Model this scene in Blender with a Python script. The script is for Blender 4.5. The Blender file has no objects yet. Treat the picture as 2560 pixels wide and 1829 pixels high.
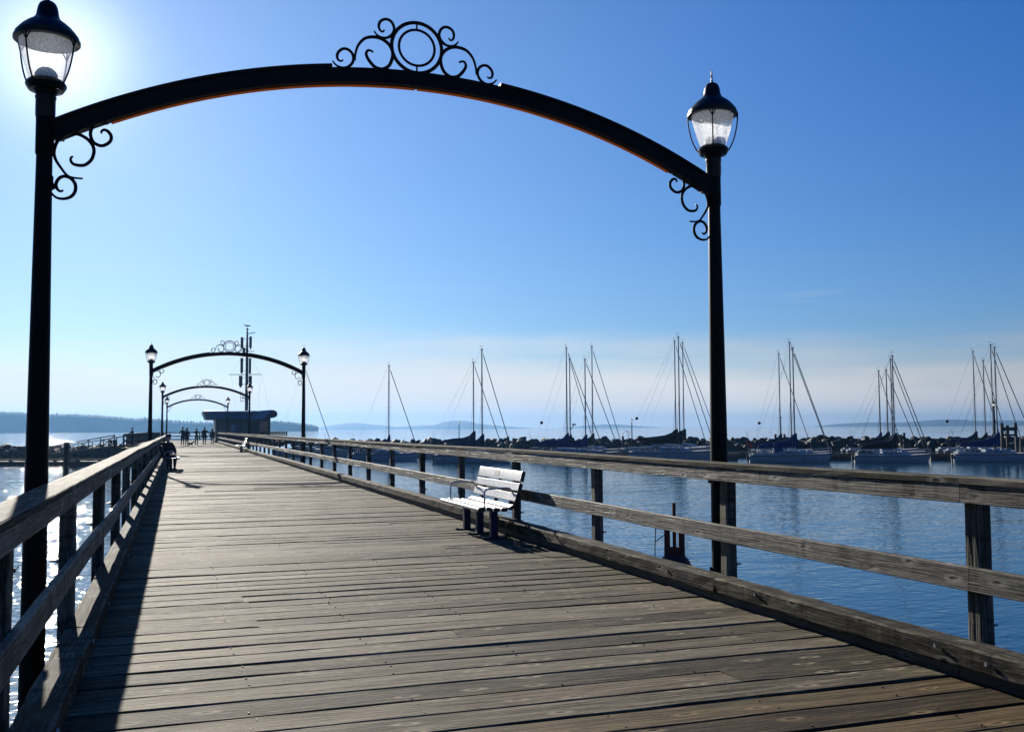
import bpy, bmesh, math, random
from mathutils import Vector, Matrix, noise as mnoise
random.seed(11)
S = bpy.context.scene
COL = S.collection
R = math.radians

# ------------------------------------------------------------------ camera, sky, sun, exposure
EYE = Vector((0.0, 0.0, 1.52))
YAW, PITCH, ROLL, FPX = R(18.9195), R(3.6231), 0.0062, 2440.0   # focal length in pixels of the 2560 px wide photograph
_R0 = Vector((math.cos(YAW), -math.sin(YAW), 0)); _F0 = Vector((math.sin(YAW), math.cos(YAW), 0)); _Z = Vector((0, 0, 1))
_F = _F0*math.cos(PITCH) + _Z*math.sin(PITCH)
_U = _Z*math.cos(PITCH) - _F0*math.sin(PITCH)
_RI = _R0*math.cos(ROLL) - _U*math.sin(ROLL)
_UP = _U*math.cos(ROLL) + _R0*math.sin(ROLL)
cam = bpy.data.cameras.new('camera'); cam_o = bpy.data.objects.new('camera', cam); COL.objects.link(cam_o)
cam.sensor_width = 36.0; cam.lens = 36.0*FPX/2560.0; cam.clip_start = 0.05; cam.clip_end = 40000
m = Matrix((_RI, _UP, -_F)).transposed().to_4x4(); m.translation = EYE
cam_o.matrix_world = m
S.camera = cam_o

SUN_EL, SUN_AZ = R(19.6), R(-6.5)          # azimuth from +Y towards +X
SUN_DIR = Vector((math.sin(SUN_AZ)*math.cos(SUN_EL), math.cos(SUN_AZ)*math.cos(SUN_EL), math.sin(SUN_EL)))
sun = bpy.data.lights.new('sun', 'SUN'); sun.energy = 5.0; sun.angle = R(0.5); sun.color = (1.0, 0.93, 0.82)
sun_o = bpy.data.objects.new('sun', sun); COL.objects.link(sun_o)
sun_o.rotation_euler = SUN_DIR.to_track_quat('Z', 'Y').to_euler(); sun_o.location = (0, 0, 60)

W = bpy.data.worlds.new('World'); S.world = W; W.use_nodes = True
wn = W.node_tree; wn.nodes.clear()
def N(nt, t, **k):
    n = nt.nodes.new(t)
    for a, b in k.items(): setattr(n, a, b)
    return n
wo = N(wn, 'ShaderNodeOutputWorld'); wb = N(wn, 'ShaderNodeBackground'); sk = N(wn, 'ShaderNodeTexSky', sky_type='NISHITA')
sk.sun_disc = False; sk.sun_elevation = SUN_EL; sk.sun_rotation = SUN_AZ
sk.altitude = 0; sk.air_density = 1.0; sk.dust_density = 0.12; sk.ozone_density = 6.0
wb.inputs[1].default_value = 0.05
L = wn.links.new
tc = N(wn, 'ShaderNodeTexCoord')
def wmath(op, a, b, clamp=False):
    n = N(wn, 'ShaderNodeMath', operation=op); n.use_clamp = clamp
    for i, q in enumerate((a, b)):
        if isinstance(q, (int, float)): n.inputs[i].default_value = q
        else: L(q, n.inputs[i])
    return n.outputs[0]
def wmix(f, a, b, bt='MIX'):
    n = N(wn, 'ShaderNodeMixRGB', blend_type=bt)
    for i, q in enumerate((f, a, b)):
        if isinstance(q, (int, float)): n.inputs[i].default_value = q
        elif isinstance(q, tuple): n.inputs[i].default_value = (*q, 1)
        else: L(q, n.inputs[i])
    return n.outputs[0]
sky = wmix(1.0, sk.outputs[0], (.168, .187, .215), 'MULTIPLY')      # white balance of the photograph, and a little contrast
gm = N(wn, 'ShaderNodeGamma'); gm.inputs[1].default_value = 1.20; L(sky, gm.inputs[0])
sky = wmix(1.0, gm.outputs[0], (6.5, 5.25, 4.25), 'MULTIPLY')
sky = wmix(1.0, sky, (.47, .31, 0.0), 'SUBTRACT'); sky = wmix(1.0, sky, (.02, .02, .80), 'ADD')
sx = N(wn, 'ShaderNodeSeparateXYZ'); L(tc.outputs['Generated'], sx.inputs[0])
ev = N(wn, 'ShaderNodeMapRange'); L(sx.outputs['Z'], ev.inputs['Value'])
for k_, v_ in (('From Min', .06), ('From Max', .36), ('To Min', .81), ('To Max', 1.03)): ev.inputs[k_].default_value = v_
evs = N(wn, 'ShaderNodeVectorMath', operation='SCALE'); L(sky, evs.inputs[0]); L(ev.outputs[0], evs.inputs['Scale']); sky = evs.outputs[0]
# the bright aureole of thin high cloud round the sun
dt = N(wn, 'ShaderNodeVectorMath', operation='DOT_PRODUCT'); L(tc.outputs['Generated'], dt.inputs[0]); dt.inputs[1].default_value = SUN_DIR
dd = wmath('MAXIMUM', dt.outputs['Value'], 0.0)
au = wmath('ADD', wmath('MULTIPLY', wmath('POWER', dd, 700.0), 7.0), wmath('MULTIPLY', wmath('POWER', dd, 120.0), .6))
glow = N(wn, 'ShaderNodeVectorMath', operation='SCALE'); glow.inputs[0].default_value = (1.15, 1.5, 1.2); L(wmath('POWER', dd, 6.0), glow.inputs['Scale']); sky = wmix(1.0, sky, glow.outputs[0], 'ADD')
aur = N(wn, 'ShaderNodeVectorMath', operation='SCALE'); aur.inputs[0].default_value = (1, .99, .97); L(au, aur.inputs['Scale'])
sky = wmix(1.0, sky, aur.outputs[0], 'ADD')
# a low veil of grey-white cloud over the horizon with streaky edges, laid out by direction
def wnoise(scale, detail):
    mp = N(wn, 'ShaderNodeMapping'); mp.inputs['Scale'].default_value = scale; L(tc.outputs['Generated'], mp.inputs[0])
    nz = N(wn, 'ShaderNodeTexNoise'); nz.inputs['Scale'].default_value = 1.0; nz.inputs['Detail'].default_value = detail; L(mp.outputs[0], nz.inputs['Vector']); return nz.outputs['Fac']
edge = wmath('ADD', sx.outputs['Z'], wmath('MULTIPLY', wmath('SUBTRACT', wnoise((3.2, 3.2, 30), 6), .5), .11))
mr = N(wn, 'ShaderNodeMapRange'); mr.interpolation_type = 'SMOOTHSTEP'
for k_, v_ in (('From Min', .108), ('From Max', .030), ('To Min', 0.0), ('To Max', .90)): mr.inputs[k_].default_value = v_
L(edge, mr.inputs['Value'])
bw = N(wn, 'ShaderNodeRGBToBW'); L(sky, bw.inputs[0])
gr = N(wn, 'ShaderNodeVectorMath', operation='SCALE'); gr.inputs[0].default_value = (1.66, 1.56, 1.46); L(wmath('MINIMUM', bw.outputs[0], 5.6), gr.inputs['Scale'])
sky = wmix(mr.outputs[0], sky, gr.outputs[0])
st = N(wn, 'ShaderNodeMapRange'); L(wnoise((4, 4, 55), 6), st.inputs['Value'])
for k_, v_ in (('From Min', .58), ('From Max', .80), ('To Min', 0.0), ('To Max', .5)): st.inputs[k_].default_value = v_
lo = N(wn, 'ShaderNodeMapRange'); L(sx.outputs['Z'], lo.inputs['Value'])
for k_, v_ in (('From Min', .17), ('From Max', .07), ('To Min', 0.0), ('To Max', 1.0)): lo.inputs[k_].default_value = v_
sky = wmix(wmath('MULTIPLY', st.outputs[0], lo.outputs[0]), sky, (7.6, 7.5, 7.4))
L(sky, wb.inputs[0]); L(wb.outputs[0], wo.inputs[0])

S.view_settings.view_transform = 'Standard'; S.view_settings.look = 'None'
S.view_settings.exposure = 0.97; S.view_settings.gamma = 1.0
S.render.engine = 'CYCLES'
S.cycles.max_bounces = 8; S.cycles.transparent_max_bounces = 24; S.cycles.volume_bounces = 0
S.cycles.use_denoising = True; S.cycles.sample_clamp_indirect = 8

# ------------------------------------------------------------------ helpers
K = 1.1263                                   # the 2273 px wide view of the photograph -> its 2560 px
def ray(x, y): return _F + _RI*((x-1280)/FPX) - _UP*((y-914.5)/FPX)
def at_z(x, y, z):
    d = ray(x, y); return EYE + d*((z-EYE.z)/d.z)
def at_d(x, y, dist):                        # the point at a given distance along the ground
    d = ray(x, y); return EYE + d*(dist/math.hypot(d.x, d.y))
def at_Y(x, y, Y):
    d = ray(x, y); return EYE + d*((Y-EYE.y)/d.y)

def empty(name, loc=(0, 0, 0), rz=0.0, parent=None):
    o = bpy.data.objects.new(name, None); COL.objects.link(o); o.location = loc; o.rotation_euler = (0, 0, rz)
    o.empty_display_size = .2
    if parent: o.parent = parent
    return o
def tag(o, label=None, cat=None, group=None, kind=None):
    if label: o['label'] = label
    if cat: o['category'] = cat
    if group: o['group'] = group
    if kind: o['kind'] = kind
    return o
def thing(name, label, cat, loc=(0, 0, 0), rz=0.0, group=None): return tag(empty(name, loc, rz), label, cat, group)
def copy_tree(o, parent=None):
    c = o.copy(); COL.objects.link(c)
    if parent: c.parent = parent
    for ch in list(o.children): copy_tree(ch, c)
    return c

class MB:
    """Collects geometry and links it as ONE mesh object."""
    def __init__(s): s.v = []; s.f = []; s.g = []; s.t = []; s.e = []; s.mi = []; s.m = 0
    def add(s, verts, faces, grain=None, tint=0.5, sec=None):
        b = len(s.v)
        s.v += [tuple(p) for p in verts]
        s.g += [tuple(p) for p in (grain or verts)]
        s.t += [tint]*len(verts); s.e += sec if sec else [(0, 0, 0)]*len(verts)
        s.f += [tuple(i+b for i in f) for f in faces]; s.mi += [s.m]*len(faces)
        return s
    def box(s, c, d, rz=0.0, taper=1.0, tint=.5):
        x, y, z = d[0]/2, d[1]/2, d[2]/2; cs, sn = math.cos(rz), math.sin(rz); vs = []
        for k, t in ((-z, 1.0), (z, taper)):
            for a, b in ((-x, -y), (x, -y), (x, y), (-x, y)):
                a *= t; b *= t
                vs.append((c[0]+a*cs-b*sn, c[1]+a*sn+b*cs, c[2]+k))
        return s.add(vs, [(0, 3, 2, 1), (4, 5, 6, 7), (0, 1, 5, 4), (1, 2, 6, 5), (2, 3, 7, 6), (3, 0, 4, 7)], tint=tint)
    def beam(s, p0, p1, w, h, up=(0, 0, 1), ch=.004, segs=1, jit=0.0, seed=None, tint=.5, bow=0.0):
        """A sawn timber from p0 to p1: width w, height h, chamfered, slightly uneven. Carries its own grain coordinates."""
        p0, p1 = Vector(p0), Vector(p1); d = p1-p0; ln = d.length; d = d/ln
        u = Vector(up); sd = d.cross(u).normalized(); u = sd.cross(d).normalized()
        rs = random.Random(seed if seed is not None else random.random()); off = rs.uniform(0, 90); off2 = rs.uniform(0, 90)
        a, b = w/2, h/2; c = min(ch, a*.45, b*.45)
        sec = [(-a, -b+c), (-a+c, -b), (a-c, -b), (a, -b+c), (a, b-c), (a-c, b), (-a+c, b), (-a, b-c)]
        vs, gs, fs = [], [], []
        for i in range(segs+1):
            t = i/segs; q = p0 + d*(ln*t) + u*(bow*math.sin(math.pi*t))
            for j, (x, y) in enumerate(sec):
                nx, ny = (rs.uniform(-jit, jit), rs.uniform(-jit, jit)) if jit else (0, 0)
                vs.append(q + sd*(x+nx) + u*(y+ny)); gs.append((ln*t+off, x+off2, y+off*.37))
        for i in range(segs):
            for j in range(8):
                k = (j+1) % 8; fs.append((i*8+j, i*8+k, (i+1)*8+k, (i+1)*8+j))
        fs.append(tuple(range(7, -1, -1))); n = segs*8; fs.append(tuple(range(n, n+8)))
        return s.add(vs, fs, gs, tint, [(x/a, y/b, 0) for _ in range(segs+1) for x, y in sec])
    def tube(s, pts, r, n=8, cap=True, closed=False, flat=None):
        pts = [Vector(p) for p in pts]; m_ = len(pts); rr = r if isinstance(r, (list, tuple)) else [r]*m_
        vs, fs = [], []; prev = None
        for i, p in enumerate(pts):
            if closed: d = pts[(i+1) % m_]-pts[i-1]
            else: d = pts[min(i+1, m_-1)]-pts[max(i-1, 0)]
            d.normalize()
            if prev is None:
                a = Vector((0, 1, 0)) if abs(d.y) < .9 else Vector((0, 0, 1))
            else: a = prev
            x = a-d*a.dot(d)
            if x.length < 1e-4: x = d.orthogonal()
            x.normalize(); prev = x; y = d.cross(x)
            for k in range(n):
                t = 2*math.pi*k/n; fx = flat if flat else 1.0
                vs.append(p + x*(math.cos(t)*rr[i]*fx) + y*(math.sin(t)*rr[i]))
        rg = m_ if closed else m_-1
        for i in range(rg):
            j = (i+1) % m_
            for k in range(n): l = (k+1) % n; fs.append((i*n+k, i*n+l, j*n+l, j*n+k))
        if cap and not closed: fs.append(tuple(range(n-1, -1, -1))); fs.append(tuple(range((m_-1)*n, m_*n)))
        return s.add(vs, fs)
    def lathe(s, prof, c=(0, 0, 0), n=24, cap=True, flute=0, fd=0.0):
        vs, fs = [], []
        for r, z in prof:
            for k in range(n):
                t = 2*math.pi*k/n; q = r*(1 - (fd if flute and (k*flute//n) % 2 else 0)) if flute else r
                vs.append((c[0]+q*math.cos(t), c[1]+q*math.sin(t), c[2]+z))
        for i in range(len(prof)-1):
            for k in range(n): l = (k+1) % n; fs.append((i*n+k, i*n+l, (i+1)*n+l, (i+1)*n+k))
        if cap: fs.append(tuple(range(n-1, -1, -1))); b = (len(prof)-1)*n; fs.append(tuple(range(b, b+n)))
        return s.add(vs, fs)
    def loft(s, rings, cap=True, closed=True):
        n = len(rings[0]); vs = [p for r_ in rings for p in r_]; fs = []
        for i in range(len(rings)-1):
            for k in range(n if closed else n-1):
                l = (k+1) % n; fs.append((i*n+k, i*n+l, (i+1)*n+l, (i+1)*n+k))
        if cap: fs.append(tuple(range(n-1, -1, -1))); b = (len(rings)-1)*n; fs.append(tuple(range(b, b+n)))
        return s.add(vs, fs)
    def prism(s, poly, y0, y1):                 # outline in x,z pulled out along y
        n = len(poly); vs = [(x, y0, z) for x, z in poly]+[(x, y1, z) for x, z in poly]
        fs = [tuple(range(n)), tuple(range(2*n-1, n-1, -1))]+[(i, i+n, (i+1) % n+n, (i+1) % n) for i in range(n)]
        return s.add(vs, fs)
    def build(s, name, mat, parent=None, org=(0, 0, 0), smooth=False, fix=True):
        me = bpy.data.meshes.new(name); ox, oy, oz = org
        me.from_pydata([(x-ox, y-oy, z-oz) for x, y, z in s.v], [], s.f)
        for mm in (mat if isinstance(mat, (list, tuple)) else [mat]): me.materials.append(mm)
        if len(me.materials) > 1: me.polygons.foreach_set('material_index', s.mi)
        a = me.attributes.new('grain', 'FLOAT_VECTOR', 'POINT'); a.data.foreach_set('vector', [q for p in s.g for q in p])
        a = me.attributes.new('tint', 'FLOAT', 'POINT'); a.data.foreach_set('value', s.t)
        if any(q[0] for q in s.e[:8]): a = me.attributes.new('sec', 'FLOAT_VECTOR', 'POINT'); a.data.foreach_set('vector', [q for p in s.e for q in p])
        if fix:
            bm = bmesh.new(); bm.from_mesh(me); bmesh.ops.recalc_face_normals(bm, faces=bm.faces); bm.to_mesh(me); bm.free()
        if smooth:
            me.polygons.foreach_set('use_smooth', [True]*len(me.polygons))
            if smooth != 'all':
                try: me.set_sharp_from_angle(angle=R(35))
                except Exception: pass
        me.update()
        o = bpy.data.objects.new(name, me); COL.objects.link(o)
        if parent: o.parent = parent
        return o

# ------------------------------------------------------------------ materials
def mat(name, col, rough=.6, metal=0.0, spec=.5, vary=0.0, vscale=8.0, bump=0.0, bscale=40.0, trans=None):
    m_ = bpy.data.materials.new(name); m_.use_nodes = True; nt = m_.node_tree; b = nt.nodes['Principled BSDF']
    b.inputs['Base Color'].default_value = (*col, 1); b.inputs['Roughness'].default_value = rough
    b.inputs['Metallic'].default_value = metal; b.inputs['Specular IOR Level'].default_value = spec
    if vary or bump:
        t = N(nt, 'ShaderNodeTexCoord')
    if vary:
        n = N(nt, 'ShaderNodeTexNoise'); n.inputs['Scale'].default_value = vscale; n.inputs['Detail'].default_value = 5
        c = N(nt, 'ShaderNodeValToRGB'); c.color_ramp.elements[0].position = .3; c.color_ramp.elements[1].position = .7
        c.color_ramp.elements[0].color = (*[q*(1-vary) for q in col], 1); c.color_ramp.elements[1].color = (*[min(1, q*(1+vary)) for q in col], 1)
        nt.links.new(t.outputs['Object'], n.inputs['Vector']); nt.links.new(n.outputs['Fac'], c.inputs[0]); nt.links.new(c.outputs[0], b.inputs['Base Color'])
    if bump:
        n2 = N(nt, 'ShaderNodeTexNoise'); n2.inputs['Scale'].default_value = bscale; n2.inputs['Detail'].default_value = 3
        bp = N(nt, 'ShaderNodeBump'); bp.inputs['Strength'].default_value = bump; bp.inputs['Distance'].default_value = .01
        nt.links.new(t.outputs['Object'], n2.inputs['Vector']); nt.links.new(n2.outputs['Fac'], bp.inputs['Height']); nt.links.new(bp.outputs[0], b.inputs['Normal'])
    return m_

def wood(name, dark, mid, light, moss=(.05, .055, .018), moss_amt=.3, drip=0.0, rough=.62, spec=.4, bump=.6, warm=(.10, .066, .034), wear=.5, nails=False):
    m_ = bpy.data.materials.new(name); m_.use_nodes = True; nt = m_.node_tree; l = nt.links.new; b = nt.nodes['Principled BSDF']
    at = N(nt, 'ShaderNodeAttribute', attribute_name='grain'); ti = N(nt, 'ShaderNodeAttribute', attribute_name='tint')
    def nz_(sc, detail=4, rough_=.6, dist=0.0):
        mp_ = N(nt, 'ShaderNodeMapping'); mp_.inputs['Scale'].default_value = sc; l(at.outputs['Vector'], mp_.inputs[0])
        n = N(nt, 'ShaderNodeTexNoise'); n.inputs['Scale'].default_value = 1; n.inputs['Detail'].default_value = detail
        n.inputs['Roughness'].default_value = rough_; n.inputs['Distortion'].default_value = dist; l(mp_.outputs[0], n.inputs['Vector']); return n.outputs['Fac']
    def math_(op, a, c, clamp=False):
        n = N(nt, 'ShaderNodeMath', operation=op); n.use_clamp = clamp
        for i, q_ in enumerate((a, c)):
            if isinstance(q_, (int, float)): n.inputs[i].default_value = q_
            else: l(q_, n.inputs[i])
        return n.outputs[0]
    def ramp(f, stops):
        r_ = N(nt, 'ShaderNodeValToRGB'); el = r_.color_ramp.elements
        while len(el) < len(stops): el.new(.5)
        for e_, (p_, c_) in zip(el, stops): e_.position = p_; e_.color = (*c_, 1) if len(c_) == 3 else c_
        l(f, r_.inputs[0]); return r_.outputs[0]
    def mix(f, a, c, bt='MIX'):
        n = N(nt, 'ShaderNodeMixRGB', blend_type=bt)
        for i, q_ in enumerate((f, a, c)):
            if isinstance(q_, (int, float)): n.inputs[i].default_value = q_
            elif isinstance(q_, tuple): n.inputs[i].default_value = (*q_, 1)
            else: l(q_, n.inputs[i])
        return n.outputs[0]
    fib = nz_((2.6, 75, 75), 5, .7); coarse = nz_((1.1, 14, 14), 4, .6, .8); patch = nz_((.8, 3.5, 3.5), 4)
    rings = nz_((.9, 26, 26), 2, .5, 2.2)
    f = math_('ADD', math_('MULTIPLY', fib, .5), math_('MULTIPLY', coarse, .5))
    f = math_('ADD', f, math_('MULTIPLY', math_('SUBTRACT', rings, .5), .35))
    f = math_('ADD', f, math_('MULTIPLY', math_('SUBTRACT', ti.outputs['Fac'], .5), .22))
    f = math_('ADD', f, math_('MULTIPLY', math_('SUBTRACT', nz_((14, 130, 130), 3, .7), .5), .42))
    c = ramp(f, [(.36, dark), (.5, mid), (.65, light)])
    # knots: a dark heart in a pale ring, overbright to stand for glints
    gx = N(nt, 'ShaderNodeSeparateXYZ'); l(at.outputs['Vector'], gx.inputs[0]); gc = N(nt, 'ShaderNodeCombineXYZ')
    l(math_('MULTIPLY', gx.outputs[0], 2.6), gc.inputs[0]); l(math_('MULTIPLY', math_('ADD', gx.outputs[1], gx.outputs[2]), 8.0), gc.inputs[1])
    vo = N(nt, 'ShaderNodeTexVoronoi', voronoi_dimensions='2D'); vo.inputs['Scale'].default_value = 1.0; l(gc.outputs[0], vo.inputs['Vector'])
    vs_ = N(nt, 'ShaderNodeSeparateXYZ'); l(vo.outputs['Color'], vs_.inputs[0]); has = math_('GREATER_THAN', vs_.outputs[0], .72)
    kn = math_('MULTIPLY', ramp(vo.outputs['Distance'], [(.04, (1, 1, 1)), (.08, (.3, .3, .3)), (.13, (0, 0, 0))]), has)
    c = mix(math_('MULTIPLY', kn, .75), c, tuple(q*.7 for q in dark))
    halo = math_('MULTIPLY', ramp(vo.outputs['Distance'], [(.07, (0, 0, 0)), (.13, (1, 1, 1)), (.26, (0, 0, 0))]), has)
    c = mix(math_('MULTIPLY', halo, .8), c, tuple(min(1, q*1.7) for q in light))
    # cracks along the grain
    ck = nz_((.7, 55, 55), 2, .5, .3)
    crack = ramp(ck, [(.335, (1, 1, 1)), (.365, (0, 0, 0))])
    c = mix(math_('MULTIPLY', crack, .75), c, tuple(q*.45 for q in dark))
    # moss and old stain, in patches of the board's own
    ms = ramp(patch, [(.52, (0, 0, 0)), (.70, (1, 1, 1))])
    c = mix(math_('MULTIPLY', ms, moss_amt), c, moss)
    wm = nz_((.25, 2.0, 2.0), 2)
    c = mix(math_('MULTIPLY', ramp(wm, [(.55, (0, 0, 0)), (.72, (1, 1, 1))]), .35), c, warm)
    if drip:
        dp = nz_((5.0, .6, .6), 5, .7, .4); c = mix(math_('MULTIPLY', ramp(dp, [(.50, (0, 0, 0)), (.62, (1, 1, 1))]), drip), c, tuple(q*.55 for q in dark))
    # pale worn arrises
    se = N(nt, 'ShaderNodeAttribute', attribute_name='sec'); sp_ = N(nt, 'ShaderNodeSeparateXYZ'); l(se.outputs['Vector'], sp_.inputs[0])
    ed = math_('ABSOLUTE', math_('MULTIPLY', sp_.outputs[0], sp_.outputs[1]), 0)
    ed = math_('ADD', ed, math_('MULTIPLY', math_('SUBTRACT', nz_((5.0, 9, 9), 4, .65), .5), .55))
    c = mix(math_('MULTIPLY', ramp(ed, [(.80, (0, 0, 0)), (.93, (1, 1, 1))]), wear), c, tuple(min(1, q*1.45) for q in light))
    l(c, b.inputs['Base Color'])
    rg = math_('ADD', math_('MULTIPLY', fib, .25), rough-.12); l(rg, b.inputs['Roughness'])
    b.inputs['Specular IOR Level'].default_value = spec
    h = math_('ADD', math_('MULTIPLY', fib, .7), math_('MULTIPLY', rings, .6)); h = math_('SUBTRACT', h, math_('MULTIPLY', crack, .8)); h = math_('SUBTRACT', h, math_('MULTIPLY', kn, .3))
    bp = N(nt, 'ShaderNodeBump'); bp.inputs['Strength'].default_value = bump; bp.inputs['Distance'].default_value = .006
    l(h, bp.inputs['Height']); l(bp.outputs[0], b.inputs['Normal'])
    return m_

M = {}
M['deck'] = wood('weathered_deck_wood', (.009, .007, .004), (.062, .050, .0305), (.175, .146, .099), moss_amt=.35, rough=.78, spec=.10, bump=1.6, wear=.30)
M['deck_brown'] = wood('newer_brown_deck_wood', (.009, .006, .0025), (.050, .033, .014), (.13, .092, .045), moss_amt=.25, rough=.74, spec=.10, bump=1.4, wear=.25)
M['rail'] = wood('weathered_rail_wood', (.012, .010, .0075), (.074, .065, .050), (.18, .162, .130), moss_amt=.45, drip=.9, rough=.66, spec=.2, bump=1.3)
M['cap'] = wood('weathered_cap_wood', (.022, .020, .013), (.060, .055, .038), (.16, .147, .115), moss=(.032, .031, .010), moss_amt=.6, drip=.45, rough=.82, spec=.06, bump=.7)
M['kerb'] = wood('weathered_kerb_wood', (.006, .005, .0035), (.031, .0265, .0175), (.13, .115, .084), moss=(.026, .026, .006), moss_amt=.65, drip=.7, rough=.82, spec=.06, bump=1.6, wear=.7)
M['pile_wood'] = wood('dark_pile_wood', (.012, .011, .009), (.03, .027, .022), (.06, .055, .047), rough=.7)
M['iron'] = mat('black_painted_iron', (.0035, .0034, .0035), .5, spec=.10)
M['iron2'] = mat('black_cast_iron', (.004, .004, .0042), .38, spec=.22, bump=.15, bscale=60)
M['bolt'] = mat('galvanised_bolt', (.30, .30, .30), .45, metal=.8, vary=.4, vscale=60)
M['nail'] = mat('rusty_nail_head', (.02, .014, .010), .6)
M['dark'] = mat('dark_gap', (.006, .006, .006), .9)
# ------------------------------------------------------------------ the sea
def make_water():
    m_ = bpy.data.materials.new('sea_water'); m_.use_nodes = True; nt = m_.node_tree; l = nt.links.new; b = nt.nodes['Principled BSDF']
    b.inputs['Base Color'].default_value = (.006, .038, .066, 1); b.inputs['Roughness'].default_value = .04; b.inputs['IOR'].default_value = 1.33
    t = N(nt, 'ShaderNodeTexCoord')
    def nz_(sc, detail, rot=0.0, dist=0.0, rg=.55):
        mp_ = N(nt, 'ShaderNodeMapping'); mp_.inputs['Scale'].default_value = sc; mp_.inputs['Rotation'].default_value = (0, 0, rot); l(t.outputs['Object'], mp_.inputs[0])
        n = N(nt, 'ShaderNodeTexNoise'); n.inputs['Scale'].default_value = 1; n.inputs['Detail'].default_value = detail; n.inputs['Distortion'].default_value = dist
        n.inputs['Roughness'].default_value = rg
        l(mp_.outputs[0], n.inputs['Vector']); return n.outputs['Fac']
    def math_(op, a, c):
        n = N(nt, 'ShaderNodeMath', operation=op)
        for i, q_ in enumerate((a, c)):
            if isinstance(q_, (int, float)): n.inputs[i].default_value = q_
            else: l(q_, n.inputs[i])
        return n.outputs[0]
    a = nz_((.55, 1.5, 1), 2, R(-24), .4, .45); c = nz_((2.6, 4.6, 1), 1, R(-12), .3, .4); d = nz_((.12, .3, 1), 2, R(-30))
    h = math_('ADD', math_('MULTIPLY', a, .062), math_('MULTIPLY', c, .040)); h = math_('ADD', h, math_('MULTIPLY', d, .16))
    # slicks and ruffled bands
    s1 = nz_((.004, .022, 1), 3, R(-19)); rp = N(nt, 'ShaderNodeMapRange'); rp.inputs['From Min'].default_value = .38; rp.inputs['From Max'].default_value = .62
    rp.inputs['To Min'].default_value = .55; rp.inputs['To Max'].default_value = 1.25; l(s1, rp.inputs['Value'])
    h = math_('MULTIPLY', h, rp.outputs[0])
    px = N(nt, 'ShaderNodeSeparateXYZ'); l(t.outputs['Object'], px.inputs[0]); lee = N(nt, 'ShaderNodeMapRange'); l(px.outputs[0], lee.inputs['Value'])   # calmer in the marina, in the lee of the pier
    for k_, v_ in (('From Min', 2.0), ('From Max', 16.0), ('To Min', 1.0), ('To Max', .55)): lee.inputs[k_].default_value = v_
    h = math_('MULTIPLY', h, lee.outputs[0])
    bp = N(nt, 'ShaderNodeBump'); bp.inputs['Strength'].default_value = 1.0; bp.inputs['Distance'].default_value = 1.0
    l(h, bp.inputs['Height']); l(bp.outputs[0], b.inputs['Normal'])
    return m_
M['water'] = make_water()
WZ = -2.8
w = MB(); FAR = 14000
w.add([(-FAR, -FAR, WZ), (FAR, -FAR, WZ), (FAR, FAR, WZ), (-FAR, FAR, WZ)], [(0, 1, 2, 3)])
tag(w.build('sea', M['water']), kind='structure')

# ------------------------------------------------------------------ the pier deck
DX0, DX1, DY0, DY1 = -.74, 4.67, -5.0, 127.0
def make_deck():
    d = MB(); pw, gap = .281, .018; y = DY0; i = 0; rs = random.Random(5)
    while y < 152:
        x0, x1 = DX0+rs.uniform(-.015, .015), DX1+rs.uniform(-.015, .015)
        if y > 90: x0 = -4.5
        if y > 127: x1 = 13.4
        cuts = [x0, x1]
        if rs.random() < .32 and y < 90: cuts = [x0, rs.choice((.62, 1.95, 3.25))+rs.uniform(-.05, .05), x1]
        for a, c in zip(cuts, cuts[1:]):
            near = y < 26
            tint = min(1, max(0, rs.gauss(.5, .26)))
            if 4.2 < y < 4.55: tint = .12
            d.m = 2 if y < 4.72 else 0
            if c != x1: c -= .003
            tl = rs.gauss(0, .016)
            d.beam((a, y+pw/2, -.038+rs.uniform(-.007, .006)), (c, y+pw/2, -.038+rs.uniform(-.007, .006)), pw+rs.uniform(-.004, .004), .076, up=(0, math.sin(tl), math.cos(tl)), ch=.012, segs=14 if near else 2, jit=.0024 if near else .001, seed=i, tint=tint)
            i += 1
        if 3 < y < 15:
            d.m = 1
            for X in (-.5, .4, 1.3, 2.2, 3.1, 3.9):
                for k_ in (.05, .23): d.lathe([(.0065, -.004), (.006, .003), (.001, .0035)], (X+rs.uniform(-.03, .03), y+k_+rs.uniform(-.02, .02), 0), 6)
            d.m = 0
        y += pw+gap
    return tag(d.build('pier_deck', [M['deck'], M['nail'], M['deck_brown']]), kind='structure')
make_deck()
sub = MB()
for X in (-.5, .4, 1.3, 2.2, 3.1, 3.9, 4.5): sub.beam((X, DY0, -.24), (X, 152, -.24), .15, .32, ch=.01)
for X in (-4.3, -3, -1.8): sub.beam((X, 90.2, -.24), (X, 152, -.24), .15, .32)
for X in (6, 7.5, 9, 10.5, 12, 13): sub.beam((X, 127.2, -.24), (X, 152, -.24), .15, .32)
yb = -2.0
while yb < 152:
    sub.beam((-.75 if yb < 90 else -4.5, yb, -.57), (4.7 if yb < 127 else 13.4, yb, -.57), .3, .32, ch=.01); yb += 5.6
tag(sub.build('pier_frame', M['pile_wood']), kind='structure')
yb = -2.0; npile = 0
while yb < 152:
    for X in (-.35, 4.3):
        p = MB(); p.lathe([(.17, -5.2), (.165, -2.5), (.15, -.74)], (0, 0, 0), 12)
        o = p.build('pier_pile', M['pile_wood'], smooth=True) if npile == 0 else copy_tree(PILE)
        if npile == 0: PILE = o
        o.location = (X, yb, 0); npile += 1
        tag(o, 'round dark timber pile carrying the boardwalk over the water', 'pile', 'piles under the boardwalk')
    yb += 5.6 if yb < 20 else 16.8

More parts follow.
